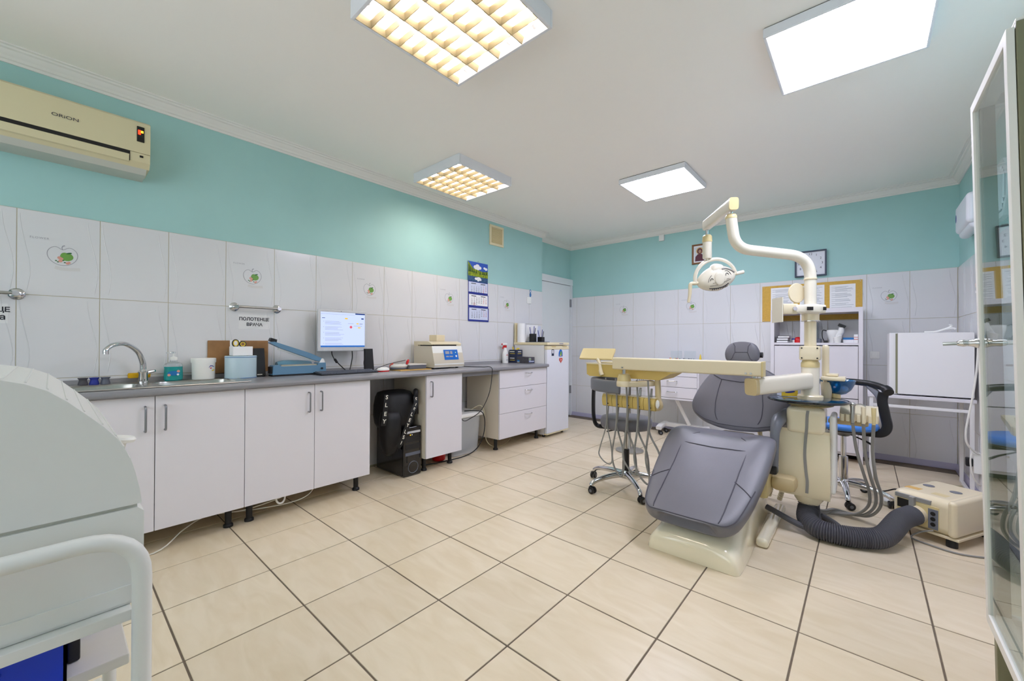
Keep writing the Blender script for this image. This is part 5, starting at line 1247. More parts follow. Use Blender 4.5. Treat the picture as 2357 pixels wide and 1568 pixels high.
# ================================================================ SUCTION UNIT AND HOSE ON THE FLOOR
def blower():
    c = Vector((.372, 3.232, 0)); a = Vector((-.88, .475, 0)).normalized(); b_ = Vector((.475, .88, 0)).normalized()
    t = thing('suction_unit', 'cream plastic suction box on black feet with a ribbed hose', 'suction unit', tuple(c))
    def W(u, v, z): return c+a*u+b_*v+Vector((0, 0, z))
    def rbox(name, m, u0, u1, v0, v1, z0, z1, bev, seg=3, parent=None):
        x = MB().box(u0, u1, v0, v1, z0, z1, bev, seg); x.v = [W(p.x, p.y, p.z) for p in x.v]; return x.build(name, m, parent or t, 50)
    rbox('cover', 'cream', 0, .285, 0, .43, .055, .254, .045, 5)
    rbox('side_cover', 'cream', -.006, .034, -.006, .436, .060, .258, .045, 5)
    rbox('base_plate', 'cream', -.012, .27, .005, .43, .045, .060, .004)
    rbox('port_recess', 'cream_dark', .065, .255, -.003, .02, .075, .205, .004)
    rbox('dark_slot', 'dark', .19, .252, -.0045, .01, .150, .203, .002)
    rbox('port_label', 'grey_hose', .10, .262, -.0048, .01, .209, .232, .002)
    rbox('socket_strip', 'grey_plastic', .068, .112, -.0048, .01, .078, .190, .002)
    for k in range(3):
        MB().cyl(W(.09, -.007, .105+k*.030), W(.09, .0, .105+k*.030), .011, n=14).build('socket', 'dark', t)
    rbox('latch', 'grey_hose', .165, .190, -.025, .0, .175, .232, .004)
    MB().cyl(W(.162, -.045, .135), W(.162, .0, .135), .046, .050, n=28).build('hose_port', 'cream', t)
    for u, v in ((.03, .04), (.25, .04), (.03, .39), (.25, .39)): MB().cyl(W(u, v, 0), W(u, v, .055), .024, n=14).build('foot', 'black_plastic', t)
    for v, m in ((.10, 'wood_yellow'), (.0, None)):
        pass
    for (u, v) in ((.21, .13), (.09, .13)): MB().lathe([(.026, .252), (.026, .2565), (.001, .2565)], W(u, v+.10, 0), 24).build('round_cap', 'grey_plastic', t)
    rbox('sticker', 'wood_yellow', .19, .255, .075, .125, .252, .2552, .001, 1)
    rbox('sticker', 'cream_dark', .07, .135, .075, .125, .252, .2552, .001, 1)
    return W
BW = blower()
def ribbed():
    e = BW(.162, -.03, .135); d = BW(.162, -.2, .10)
    P = [(UX-.005, 3.04, .165), (UX-.006, 3.02, .12), (UX-.004, 2.965, .080), (UX+.045, 2.905, .060), (UX+.13, 2.895, .056), (UX+.24, 2.93, .057), (UX+.33, 2.995, .070), tuple((e+d)/2+Vector((-.02, -.02, 0))), tuple(e)]
    Q = catmull(P, 40); n = len(Q)
    # resample by length
    L = [0]
    for i in range(1, n): L.append(L[-1]+(Q[i]-Q[i-1]).length)
    N = 425; R = []; j = 0
    for k in range(N+1):
        s_ = L[-1]*k/N
        while j < n-2 and L[j+1] < s_: j += 1
        f = (s_-L[j])/max(1e-9, L[j+1]-L[j]); R.append(Q[j]*(1-f)+Q[j+1]*f)
    MB().tube(R, [(.046, .050, .050, .046, .043)[k % 5] for k in range(N+1)], 22)
    tag(MB().tube(R, [(.050, .054, .054, .050, .046)[k % 5] for k in range(N+1)], 22).build('ribbed_hose', 'dark_hose', None, 25), 'thick dark grey ribbed hose from the dental unit to the suction box', 'hose')
ribbed()
cable('signal_cable', [tuple(BW(.085, -.012, .075)), tuple(BW(.13, -.03, .05)), tuple(BW(.16, -.06, .012)), tuple(BW(.08, -.06, .006)), tuple(BW(-.03, -.04, .006)), tuple(BW(-.11, .06, .006)), tuple(BW(-.08, .11, .006))], .0045, 'grey_hose', 'thin grey cable curling on the floor in front of the suction box', 8)

# ================================================================ STOOLS
def caster(parent, x, y, ang, r=.025, m='black_plastic'):
    d = Vector((math.cos(ang), math.sin(ang), 0)); n = Vector((-d.y, d.x, 0)); c = Vector((x, y, r))+d*.012
    b = MB(m)
    for s_ in (-1, 1):
        M = face_M(c+n*(s_*.006), n*s_)
        b.lathe([(r*.4, 0), (r, .001), (r, .013), (r*.85, .016), (.002, .016)], (0, 0, 0), 20); b.xf(M, len(b.v)-5*20)
    b.cyl((x, y, r), (x, y, r*2.2), .010, n=10).box(x-.014, x+.014, y-.014, y+.014, r*1.1, r*2.0, .005)
    cs = b.build('caster', None, parent)
    for s_ in (-1, 1): MB().cyl(c+n*(s_*.0205), c+n*(s_*.0225), r*.45, n=14).build('caster_hub', 'grey_plastic', cs)
def star_base(t, cx, cy, r, a0, zc=.11):
    for k in range(5):
        a = a0+k*2*PI/5; d = Vector((math.cos(a), math.sin(a), 0)); c = Vector((cx, cy, 0))
        P = [c+d*.02+Vector((0, 0, zc)), c+d*(r*.5)+Vector((0, 0, zc-.004)), c+d*(r*.85)+Vector((0, 0, zc-.022)), c+d*(r*.97)+Vector((0, 0, zc-.040)), c+d*r+Vector((0, 0, .058))]
        q = catmull(P, 5); MB().tube(q, [.024-.008*min(1, i/10) for i in range(len(q))], 12).build('leg', 'chrome', t)
        caster(t, cx+d.x*r, cy+d.y*r, a+1.9)
    MB().lathe([(.03, zc-.03), (.036, zc-.015), (.036, zc+.015), (.028, zc+.03)], (cx, cy, 0), 20).build('hub', 'chrome', t)
def grey_stool():
    cx, cy = -1.385, 2.925
    t = thing('operator_stool', 'round grey dental stool with curved backrest behind the instrument hoses', 'stool', (cx, cy, 0))
    star_base(t, cx, cy, .31, math.radians(-118))
    MB().lathe([(.026, .12), (.026, .30), (.022, .302)], (cx, cy, 0), 20).build('gas_sleeve', 'black_plastic', t)
    MB().lathe([(.013, .29), (.013, .46)], (cx, cy, 0), 16).build('piston', 'steel', t)
    MB().lathe([(.02, .43), (.03, .445), (.055, .46), (.10, .465)], (cx, cy, 0), 20).build('seat_plate', 'black_plastic', t)
    MB().lathe([(.14, .463), (.183, .470), (.192, .49), (.192, .525), (.182, .546), (.15, .552), (.001, .548)], (cx, cy, 0), 40).build('seat', 'grey_leather', t, 60)
    MB().tube([(cx-.03, cy-.03, .455), (cx-.11, cy-.10, .435)], .005, 8).build('height_lever', 'black_plastic', t)
    # backrest: curved padded bar on a black post
    ba = math.radians(205); C0 = Vector((cx, cy, 0))
    Q = []
    for k in range(17):
        a = ba+math.radians(-72+k*9.5); Q.append(C0+Vector((.245*math.cos(a), .245*math.sin(a), .80)))
    MB().tube(Q, 1, 16, sq=(.024, .046)).build('backrest', 'grey_plastic', t, 60)
    d = Vector((math.cos(ba), math.sin(ba), 0))
    MB().tube(catmull([C0+d*.245+Vector((0, 0, .77)), C0+d*.248+Vector((0, 0, .66)), C0+d*.245+Vector((0, 0, .54)), C0+d*.225+Vector((0, 0, .475)), C0+d*.17+Vector((0, 0, .462)), C0+d*.05+Vector((0, 0, .462))], 5), 1, 12, sq=(.020, .008)).build('back_post', 'black_plastic', t)
grey_stool()
def blue_stool():
    cx, cy = -.115, 3.81
    t = thing('assistant_stool', 'blue dental stool with a black curved arm support on chrome base', 'stool', (cx, cy, 0))
    star_base(t, cx, cy, .265, math.radians(-83))
    MB().lathe([(.027, .12), (.027, .30), (.023, .302)], (cx, cy, 0), 20).build('gas_sleeve', 'chrome', t)
    MB().lathe([(.016, .29), (.016, .47)], (cx, cy, 0), 16).build('piston', 'chrome', t)
    MB().lathe([(.03, .45), (.06, .47), (.17, .50), (.178, .512)], (cx, cy, 0), 30).build('seat_pan', 'black_plastic', t)
    MB().lathe([(.18, .512), (.194, .520), (.197, .535), (.188, .552), (.16, .560), (.001, .556)], (cx, cy, 0), 40).build('seat', 'blue_seat', t, 60)
    MB().tube([(cx+.04, cy-.04, .47), (cx+.12, cy-.06, .44), (cx+.165, cy-.07, .415)], [.004, .006, .008], 8).build('height_lever', 'black_plastic', t)
    # arm: bar from under the seat, up, then sweeping round
    P = [(cx+.05, cy-.02, .500), (cx+.14, cy-.03, .498), (cx+.205, cy-.045, .505), (cx+.232, cy-.05, .55), (cx+.222, cy-.045, .63), (cx+.208, cy-.04, .72), (cx+.215, cy-.04, .785)]
    MB().tube(catmull(P, 6), 1, 14, sq=(.018, .028)).build('arm_post', 'clock_frame' if False else 'black_plastic', t, 60)
    P = [(cx+.238, cy-.08, .790), (cx+.228, cy-.055, .808), (cx+.17, cy-.02, .832), (cx+.08, cy+.03, .842), (cx-.02, cy+.05, .842), (cx-.12, cy+.02, .835)]
    q = catmull(P, 6); MB().tube(q, [.029 if i < 8 else .022 for i in range(len(q))], 14).build('arm_bar', 'black_plastic', t, 60)
    MB().tube(catmull([(cx+.205, cy-.04, .69), (cx+.188, cy-.03, .76), (cx+.14, cy-.0, .825)], 5), 1, 12, sq=(.014, .020)).build('arm_brace', 'grey_plastic', t)
blue_stool()
cable('stool_side_cable', [(.02, 4.25, .006), (.0, 4.1, .006), (.10, 3.98, .05), (.165, 3.91, .10), (.19, 3.88, .085), (.20, 3.865, .04)], .005, 'black_plastic', 'black power cable with plug on the floor behind the suction box', 8)
tag(MB().box(.10, .27, 3.80, 3.90, 0, .035, .008).build('power_strip', 'white_plastic'), 'white power strip on the floor behind the suction box', 'power strip')
# ================================================================ BACK WALL ITEMS
def clock():
    x0, x1, z0, z1 = -.569, -.297, 1.832, 2.105; y = YB+PW
    t = thing('wall_clock', 'square wall clock with dark frame on the turquoise wall', 'clock', ((x0+x1)/2, y, z0))
    b = MB(); w = .014
    b.box(x0, x1, y-.032, y, z0, z0+w, .003).box(x0, x1, y-.032, y, z1-w, z1, .003).box(x0, x0+w, y-.032, y, z0+w, z1-w, .003).box(x1-w, x1, y-.032, y, z0+w, z1-w, .003); b.build('frame', 'clock_frame', t)
    fc = MB().box(x0+w, x1-w, y-.014, y-.004, z0+w, z1-w).build('dial', 'clock_face', t)
    M = face_M(((x0+x1)/2, y-.0150, (z0+z1)/2), (0, -1, 0)); n = MB(); R = .100
    for k in range(1, 13):
        a = PI/2-2*PI*k/12; v, f = text_geo(str(k), .032); n.add([M @ Vector((p.x+R*math.cos(a), p.y+R*math.sin(a), 0)) for p in v], f)
    n.build('numerals', 'print_dark', fc)
    h = MB(); line(h, M, [(0, 0), (-.030, .042)], .007, z=.002); line(h, M, [(0, 0), (-.020, .082)], .005, z=.003); disc(h, M, 0, 0, .006, z=.004); h.build('hands', 'print_black', fc)
clock()
def icon():
    x0, x1, z0, z1 = -1.637, -1.455, 2.105, 2.352; y = YB+PW
    t = thing('icon_picture', 'small framed icon picture partly hidden behind the dental lamp stem', 'picture', ((x0+x1)/2, y, z0))
    b = MB(); w = .020
    b.box(x0, x1, y-.020, y, z0, z0+w, .003).box(x0, x1, y-.020, y, z1-w, z1, .003).box(x0, x0+w, y-.020, y, z0+w, z1-w, .003).box(x1-w, x1, y-.020, y, z0+w, z1-w, .003); b.build('frame', 'icon_frame', t)
    p = MB().box(x0+w, x1-w, y-.008, y-.002, z0+w, z1-w).build('picture_panel', 'paper', t)
    M = face_M(((x0+x1)/2, y-.0088, (z0+z1)/2), (0, -1, 0)); q = MB('icon_bg'); quad(q, M, -.060, .060, -.090, .090)
    q.use('icon_gold'); disc(q, M, .0, .040, .042, z=.0004); q.use('icon_robe'); q.add([M @ Vector(v) for v in ((-.055, -.088, .0008), (.055, -.088, .0008), (.05, -.03, .0008), (.022, .0, .0008), (-.022, .0, .0008), (-.05, -.03, .0008))], [[0, 1, 2, 3, 4, 5]]); disc(q, M, 0, .036, .030, .036, z=.0008); q.use('icon_skin'); disc(q, M, .002, .032, .017, .022, z=.0012); q.build('painting', None, p)
icon()
tag(MB().box(-2.055, -1.985, YB+PW-.03, YB+PW, 2.465, 2.545, .008).build('detector_box', 'white_plastic'), 'small white sensor box high on the back wall under the cornice', 'sensor')
def notice_board():
    x0, x1, z0, z1 = -.873, -.016, 1.365, 1.760; y = YB
    t = thing('notice_board', 'yellow notice board with printed sheets above the open cabinet', 'notice board', ((x0+x1)/2, y, z0))
    MB().box(x0, x1, y-.006, y, z0, z1, .001).build('board', 'cork_yellow', t)
    for (a, b_, c, d_) in ((-.790, -.58, 1.44, 1.735), (-.525, -.315, 1.44, 1.735), (-.272, -.068, 1.43, 1.725)):
        s = MB().box(a, b_, y-.0078, y-.006, c, d_).build('paper_sheet', 'paper', t)
        M = face_M(((a+b_)/2, y-.0082, (c+d_)/2), (0, -1, 0)); p = MB('print_line'); w, h = (b_-a)/2, (d_-c)/2; random.seed(int(-a*100))
        zz = h-.022
        while zz > -h+.05:
            blk = random.randint(3, 6)
            for k in range(blk):
                ind = 0 if k == 0 else .03*(k % 2)
                quad(p, M, -w+.014+ind, w-.014-random.random()*.06, zz-.0032, zz); zz -= .0095
            zz -= .012
        p.build('printed_text', None, s)
    for x in (x0+.015, x1-.015):
        for z in (z0+.015, z1-.012): MB().cyl((x, y-.009, z), (x, y-.005, z), .004, n=8).build('pin', 'steel', t)
notice_board()
# ================================================================ OPEN WHITE CABINET
BX0, BX1, BY0, BY1, BZ = -.737, -.010, 4.935, 5.29, 1.462
def shelf_cabinet():
    t = thing('shelf_cabinet', 'tall white cabinet with two open compartments above closed doors', 'cabinet', ((BX0+BX1)/2, (BY0+BY1)/2, 0))
    b = MB('laminate_white'); w = .032
    for x in (BX0, BX1-w): b.box(x, x+w, BY0, BY1, 0, BZ-.042, .001)
    b.box(BX0, BX1, BY0, BY1, BZ-.042, BZ, .001).box(BX0+w, BX1-w, BY0+.004, BY1, 1.105, 1.128).box(BX0+w, BX1-w, BY0+.02, BY1, .07, .09)
    b.box(BX0+.25, BX0+.34, BY0+.012, BY0+.03, 1.128, BZ-.042).box(BX0+.282, BX0+.308, BY0+.03, BY1, 1.128, BZ-.042)
    b.box(BX0+w, BX1-w, BY1-.006, BY1, .09, 1.105); b.build('carcass', None, t)
    d1 = MB().box(BX0+w+.003, BX1-w-.003, BY0, BY0+.016, .605, 1.096, .001).build('door', 'laminate_white', t)
    MB().cyl((-.375, BY0-.02, .93), (-.375, BY0, .93), .008, n=12).build('knob', 'chrome', d1)
    d2 = MB().box(BX0+w+.003, BX1-w-.003, BY0, BY0+.016, .345, .598, .001).build('drawer', 'laminate_white', t)
    MB().cyl((-.375, BY0-.02, .47), (-.375, BY0, .47), .008, n=12).build('knob', 'chrome', d2)
    d3 = MB().box(BX0+w+.003, BX1-w-.003, BY0, BY0+.016, .095, .338, .001).build('drawer', 'laminate_white', t)
    MB().cyl((-.22, BY0-.02, .22), (-.22, BY0, .22), .008, n=12).build('knob', 'chrome', d3)
shelf_cabinet()
ZS = 1.128
for i, (z, dx, m) in enumerate(((0, 0, 'dark'), (.024, .003, 'print_dark'), (.047, .012, 'dark'))):
    t = thing('black_book', ('lowest', 'middle', 'topmost')[i]+' black-bound book in the stack on the cabinet shelf', 'book', (-.63+dx, 5.03, ZS+z), group='books stacked on the cabinet shelf')
    b = MB(m).box(-.69+dx, -.59+dx, 4.955, 5.10, ZS+z, ZS+z+.003).box(-.69+dx, -.59+dx, 4.955, 5.10, ZS+z+.020, ZS+z+.0232).box(-.692+dx, -.689+dx, 4.955, 5.10, ZS+z, ZS+z+.0232); b.build('cover', None, t)
    MB().box(-.688+dx, -.592+dx, 4.958, 5.097, ZS+z+.003, ZS+z+.020).build('pages', 'paper', t)
t = thing('small_jar', 'tiny white jar with a blue lid beside the red container', 'jar', (-.545, 5.02, ZS)); MB().lathe([(.016, 0), (.017, .03)], (-.545, 5.02, ZS), 18).build('glass', 'white_plastic', t); MB().lathe([(.019, .03), (.019, .042), (.001, .042)], (-.545, 5.02, ZS), 18).build('lid', 'cal_blue', t)
tag(MB().loft([[Vector((-.51+sc*.032*c[0], 5.03+sc*.04*c[1], ZS+z)) for c in rsq(18, 3)] for sc, z in ((1, 0), (1, .03), (.8, .05), (.3, .058))]).build('red_container', 'red_plastic', None, 60), 'red plastic container in the left compartment of the shelf cabinet', 'container')
tag(MB().box(-.40, -.325, 5.0, 5.10, ZS, ZS+.042, .004).build('blue_grey_box', 'slate'), 'dark blue-grey box in the shelf compartment behind the column', 'box')
def vial():
    t = thing('glass_cylinder', 'tall clear plastic cylinder in the open compartment', 'cylinder', (-.385, 5.17, ZS)); MB().lathe([(.035, 0), (.035, .20), (.033, .20), (.033, .004)], (-.385, 5.17, ZS), 24).build('wall', 'clear_plastic', t)
vial()
def phone_lamp():
    t = thing('curing_device', 'white dental device with black nozzle on the cabinet shelf', 'device', (-.235, 5.08, ZS))
    MB().lathe([(.034, 0), (.030, .02), (.045, .06), (.055, .105), (.05, .125), (.02, .13)], (-.235, 5.09, ZS), 24).build('body', 'white_plastic', t)
    MB().tube([(-.20, 5.07, ZS+.06), (-.17, 5.06, ZS+.11), (-.168, 5.055, ZS+.15)], [.028, .026, .020], 14).build('neck', 'white_plastic', t)
    b = MB().box(-.03, .03, -.012, .012, -.014, .014, .003); b.xf(Matrix.Translation((-.165, 5.05, ZS+.165)) @ Matrix.Rotation(.45, 4, 'Y')); b.build('nozzle', 'black_plastic', t)
    MB().tube(catmull([(-.285, 5.07, ZS+.118), (-.31, 5.06, ZS+.125), (-.318, 5.06, ZS+.10), (-.315, 5.06, ZS+.05), (-.30, 5.055, ZS+.012)], 5), .004, 8).build('cord', 'black_plastic', t)
    MB().box(-.305, -.275, 5.02, 5.06, ZS, ZS+.022, .004).build('plug', 'black_plastic', t)
phone_lamp()
t = thing('tilted_cup', 'short white tilted cup in front of the dental device', 'cup', (-.195, 4.985, ZS)); b = MB(); b.loft([[Vector((-.195+.034*sc*math.cos(a), 4.985+.034*sc*math.sin(a), ZS+z+.012*math.cos(a)*(z/.06))) for a in [2*PI*k/22 for k in range(22)]] for sc, z in ((.75, 0), (.78, .02), (.92, .035), (1.0, .06), (.9, .064), (.2, .063))]); b.build('body', 'white_plastic', t)
tag(MB('paper').box(-.155, -.062, 5.0, 5.09, ZS, ZS+.040, .002).use('label_blue').box(-.157, -.060, 4.998, 5.092, ZS+.030, ZS+.050, .002).box(-.076, -.060, 4.997, 5.0, ZS, ZS+.05).build('blue_white_box', None), 'low white box with a bright blue lid on the cabinet shelf', 'box')
tag(MB('paper').box(-.075, -.046, 4.95, 4.99, ZS, ZS+.078, .001).use('print_red').box(-.076, -.0455, 4.949, 4.952, ZS+.03, ZS+.036).box(-.0745, -.046, 4.9495, 4.952, ZS+.05, ZS+.055).build('medicine_carton', None), 'narrow white carton with red print at the shelf end', 'box')

# ================================================================ TABLE WITH WHITE BOX
def table():
    x0, x1, y0, y1, z = .02, .612, 4.40, 4.87, .715
    t = thing('work_table', 'white metal frame table by the right wall', 'table', ((x0+x1)/2, (y0+y1)/2, 0))
    MB().box(x0, x1, y0, y1, z-.025, z, .003).build('tabletop', 'laminate_white', t)
    for x in (x0+.012, x1-.032):
        for y in (y0+.01, y1-.03): MB().box(x, x+.022, y, y+.022, 0, z-.025, .002).build('leg', 'white_paint_metal', t)
        MB().box(x, x+.022, y0+.03, y1-.03, .0, .022, .002).build('side_rail', 'white_paint_metal', t)
    MB().box(x0+.03, x1-.03, y0+.012, y0+.028, z-.10, z-.078, .002).build('front_rail', 'white_paint_metal', t)
table()
def cabinet_box():
    x0, x1, y0, y1, z0, z1 = .150, .602, 4.425, 4.84, .716, 1.208
    t = thing('sterilizer_box', 'large white box cabinet with a plain door standing on the table', 'sterilizer', ((x0+x1)/2, (y0+y1)/2, z0))
    MB().box(x0, x1, y0+.012, y1, z0+.004, z1, .003).build('body', 'white_paint_metal', t)
    MB().box(x0+.048, x1, y0-.012, y0+.008, z0+.010, z1-.002, .003).build('door', 'white_paint_metal', t)
    MB().box(x0+.046, x1-.004, y0+.006, y0+.014, z0+.006, z1-.004).build('door_seal', 'dark', t)
    MB().box(x0+.036, x0+.050, y0-.004, y0+.012, z0+.012, z1-.006, .002).build('hinge_strip', 'frame_shade_olive', t)
    for x in (x0+.05, x1-.05): MB().box(x-.02, x+.02, y0+.05, y1-.05, z0-.001, z0+.006).build('foot', 'black_plastic', t)
cabinet_box()
t = MB().tube(catmull([(.36, 4.60, 1.215), (.42, 4.60, 1.217), (.47, 4.60, 1.235), (.505, 4.60, 1.255), (.50, 4.60, 1.275)], 5), .008, 8).tube(catmull([(.47, 4.6, 1.236), (.515, 4.6, 1.243), (.53, 4.6, 1.236)], 4), .007, 8).build('white_clip_tool', 'white_plastic'); tag(t, 'thin white plastic tool lying on the white box', 'tool')
wall_switch((.075, YB, 1.010), (0, -1, 0), 'white wall socket on the back tiles beside the white box', .036)
cable('hanging_cable', [(.612, 4.36, 1.12), (.605, 4.34, 1.0), (.595, 4.33, .88), (.575, 4.31, .72), (.545, 4.29, .52), (.548, 4.29, .42), (.585, 4.31, .36), (.613, 4.33, .34)], .006, 'cable_white', 'white cord hanging beside the table down the right wall', 8)
cable('looped_cable', [(.616, 4.40, .34), (.585, 4.34, .355), (.568, 4.31, .30), (.575, 4.30, .20), (.60, 4.31, .14), (.618, 4.33, .12)], .005, 'cable_white', 'white cord looping near the wall socket behind the glass cabinet', 8)
cable('beige_floor_cord', [(.58, 4.72, .006), (.48, 4.63, .005), (.38, 4.44, .005), (.355, 4.25, .005), (.40, 4.05, .005), (.44, 3.9, .005)], .005, 'cable_beige', 'beige cord in a loop on the floor under the table', 8)
def adapter():
    t = thing('plug_adapter', 'white plug socket block low on the right wall with a black plug', 'socket', (XR, 4.38, .26)); MB().box(XR-.04, XR, 4.33, 4.43, .20, .34, .006).build('block', 'white_plastic', t); MB().box(XR-.075, XR-.04, 4.35, 4.40, .24, .30, .008).build('plug', 'black_plastic', t)
adapter()
# ================================================================ RIGHT WALL DEVICES
def recirculator():
    y0, y1 = 4.25, 4.72; x = XR+PW
    t = thing('wall_dispenser', 'white rounded wall device with a blue button near the right corner', 'wall device', (x, (y0+y1)/2, 1.95))
    MB().box(x-.095, x, y0, y1, 1.98, 2.20, .03, 4).build('housing', 'wall_device', t, 50)
    MB().box(x-.075, x-.005, y0+.02, y1+.012, 1.945, 2.06, .03, 4).build('base_cover', 'wall_device', t, 50)
    e = MB(); M = face_M((x-.0955, y1-.05, 2.10), (-1, 0, 0)); disc(e, M, 0, 0, .022, .032); e.build('blue_button', 'cal_blue', t)
recirculator()
def wall_grille():
    x = XR+PW; yc, zc = 3.745, 2.04; s = .21
    t = thing('octagonal_grille', 'white octagonal ventilation grille on the right wall', 'vent', (x, yc, zc-s))
    P = [(yc+s*.95*a, zc+s*.8*b_) for a, b_ in ((-1, -.45), (-.5, -1), (.5, -1), (1, -.45), (1, .45), (.5, 1), (-.5, 1), (-1, .45))]
    MB().prism(P, 'X', x-.03, x).build('frame', 'wall_device', t)
    Pi = [(yc+(p[0]-yc)*.8, zc+(p[1]-zc)*.8) for p in P]; MB().prism(Pi, 'X', x-.032, x-.029).build('backing', 'slate', t)
    for k in range(11):
        y = yc-s*.70+k*s*.14; hh = s*.62 if abs(y-yc) < s*.4 else s*.62*(1-(abs(y-yc)-s*.4)/(s*.7)); me = MB().box(x-.040, x-.030, y-.007, y+.007, zc-hh, zc+hh, .002).build('slat', 'wall_device', t)
wall_grille()
# ================================================================ MOBILE DRAWER CABINET AT THE BACK
def mobile_drawers():
    x0, x1, y0, y1, z0, z1 = -2.02, -1.40, 4.78, 5.18, .455, .86
    t = thing('mobile_drawers', 'white mobile drawer cabinet on a splayed caster base', 'drawer cabinet', ((x0+x1)/2, (y0+y1)/2, 0))
    MB().box(x0, x1, y0+.018, y1, z0, z1, .003).build('body', 'laminate_white', t)
    MB().box(x0-.01, x1+.01, y0-.005, y1+.005, z1, z1+.018, .004).build('top', 'laminate_white', t)
    n = 3; h = (z1-z0-.03)/n
    for i in range(n):
        d = MB().box(x0+.018, x1-.018, y0, y0+.017, z0+.026+i*h, z0+.026+(i+1)*h-.005, .002).build('drawer', 'laminate_white', t)
        xc = (x0+x1)/2+.02; zz = z0+.026+i*h+h*.55
        MB().tube(catmull([(xc-.055, y0, zz), (xc-.05, y0-.025, zz), (xc, y0-.028, zz-.002), (xc+.05, y0-.025, zz), (xc+.055, y0, zz)], 4), .005, 8).build('handle', 'chrome', d)
    MB().box(x0, x1, y0+.004, y0+.018, z0, z0+.022, .002).build('bottom_lip', 'laminate_white', t)
    MB().tube([(-1.72, 4.98, z0), (-1.58, 5.04, .135)], 1, 12, sq=(.028, .02)).build('leg', 'white_paint_metal', t)
    MB().box(-1.90, -1.36, 5.03, 5.09, .085, .135, .006).build('crossbar', 'white_paint_metal', t)
    for x in (-1.88, -1.40):
        MB().tube([(x, 5.10, .115), (x, 4.93, .105), (x, 4.86, .085)], 1, 12, sq=(.034, .022)).build('foot_bar', 'white_paint_metal', t)
        for y in (4.89, 5.07): caster(t, x, y, .6, .026)
mobile_drawers()
ZM = .878
def organizer(x, y, w, d, h, m, label, colors):
    t = thing('bur_box', label, 'box', (x, y, ZM))
    b = MB(); b.box(x-w/2, x+w/2, y-d/2, y+d/2, ZM, ZM+.012, .002); b.build('tray', 'white_plastic', t)
    l = MB().box(x-w/2, x+w/2, y+d/2-.003, y+d/2, ZM+.012, ZM+h, .001); l.build('open_lid', m, t)
    random.seed(2); p = MB()
    for i in range(9):
        p.use(colors[i % len(colors)]); xx = x-w/2+w*(i+.5)/9; p.cyl((xx, y, ZM+.012), (xx, y, ZM+.05+.012*random.random()), .005, n=8)
    p.build('burs', None, t)
organizer(-1.72, 4.95, .13, .10, .145, 'clear_plastic', 'open clear box of coloured burs on the mobile drawers', ['red_plastic', 'yellow', 'black_plastic'])
organizer(-1.56, 4.95, .13, .10, .145, 'clear_plastic', 'open clear box of grey burs on the mobile drawers', ['slate', 'grey_hose'])
tag(MB('yellow').lathe([(.015, 0), (.017, .03), (.012, .06), (.008, .09), (.003, .11)], (-1.43, 4.95, ZM), 14).build('yellow_figure', None), 'small yellow pointed bottle on the mobile drawers', 'bottle')
# stand with a round tray behind the instrument holder
def tray_stand():
    cx, cy = -1.83, 3.95
    t = thing('tray_stand', 'small round instrument tray on a slim stand behind the grey stool', 'stand', (cx, cy, 0))
    MB().lathe([(.14, 0), (.14, .012), (.02, .025), (.014, .04), (.014, .70)], (cx, cy, 0), 24).build('post', 'steel', t)
    MB().lathe([(.001, .70), (.15, .70), (.155, .712), (.15, .716), (.001, .712)], (cx, cy, 0), 30).build('tray', 'monitor_silver', t)
    MB().lathe([(.032, .712), (.034, .80), (.030, .82), (.001, .82)], (cx-.03, cy+.03, 0), 20).build('beaker', 'white_plastic', t)
    for k in range(4): MB().cyl((cx+.06+k*.02, cy+.05, .713), (cx+.062+k*.02, cy+.05, .86), .004, n=8).build('probe', 'slate', t)
tray_stand()
tag(MB().tube(catmull([(-.60, 3.42, .60), (-.58, 3.45, .45), (-.57, 3.44, .30), (-.58, 3.42, .12), (-.60, 3.42, .02)], 12), [(.014, .017)[k % 2] for k in range(49)], 12).build('spiral_hose', 'cable_beige', None, 20), 'beige ribbed suction hose hanging behind the seat, farthest from the dental unit', 'hose', 'suction hoses behind the chair')
tag(MB().tube(catmull([(-.53, 3.42, .60), (-.50, 3.45, .45), (-.49, 3.44, .30), (-.50, 3.42, .12), (-.52, 3.42, .02)], 12), [(.014, .017)[k % 2] for k in range(49)], 12).build('spiral_hose', 'cable_beige', None, 20), 'beige ribbed suction hose hanging behind the seat between two others', 'hose', 'suction hoses behind the chair')
tag(MB().tube(catmull([(-.46, 3.40, .62), (-.43, 3.42, .45), (-.42, 3.40, .30), (-.43, 3.38, .12), (-.45, 3.38, .02)], 12), [(.014, .017)[k % 2] for k in range(49)], 12).build('spiral_hose', 'cable_beige', None, 20), 'beige ribbed suction hose hanging behind the armrest beside the dental unit', 'hose', 'suction hoses behind the chair')

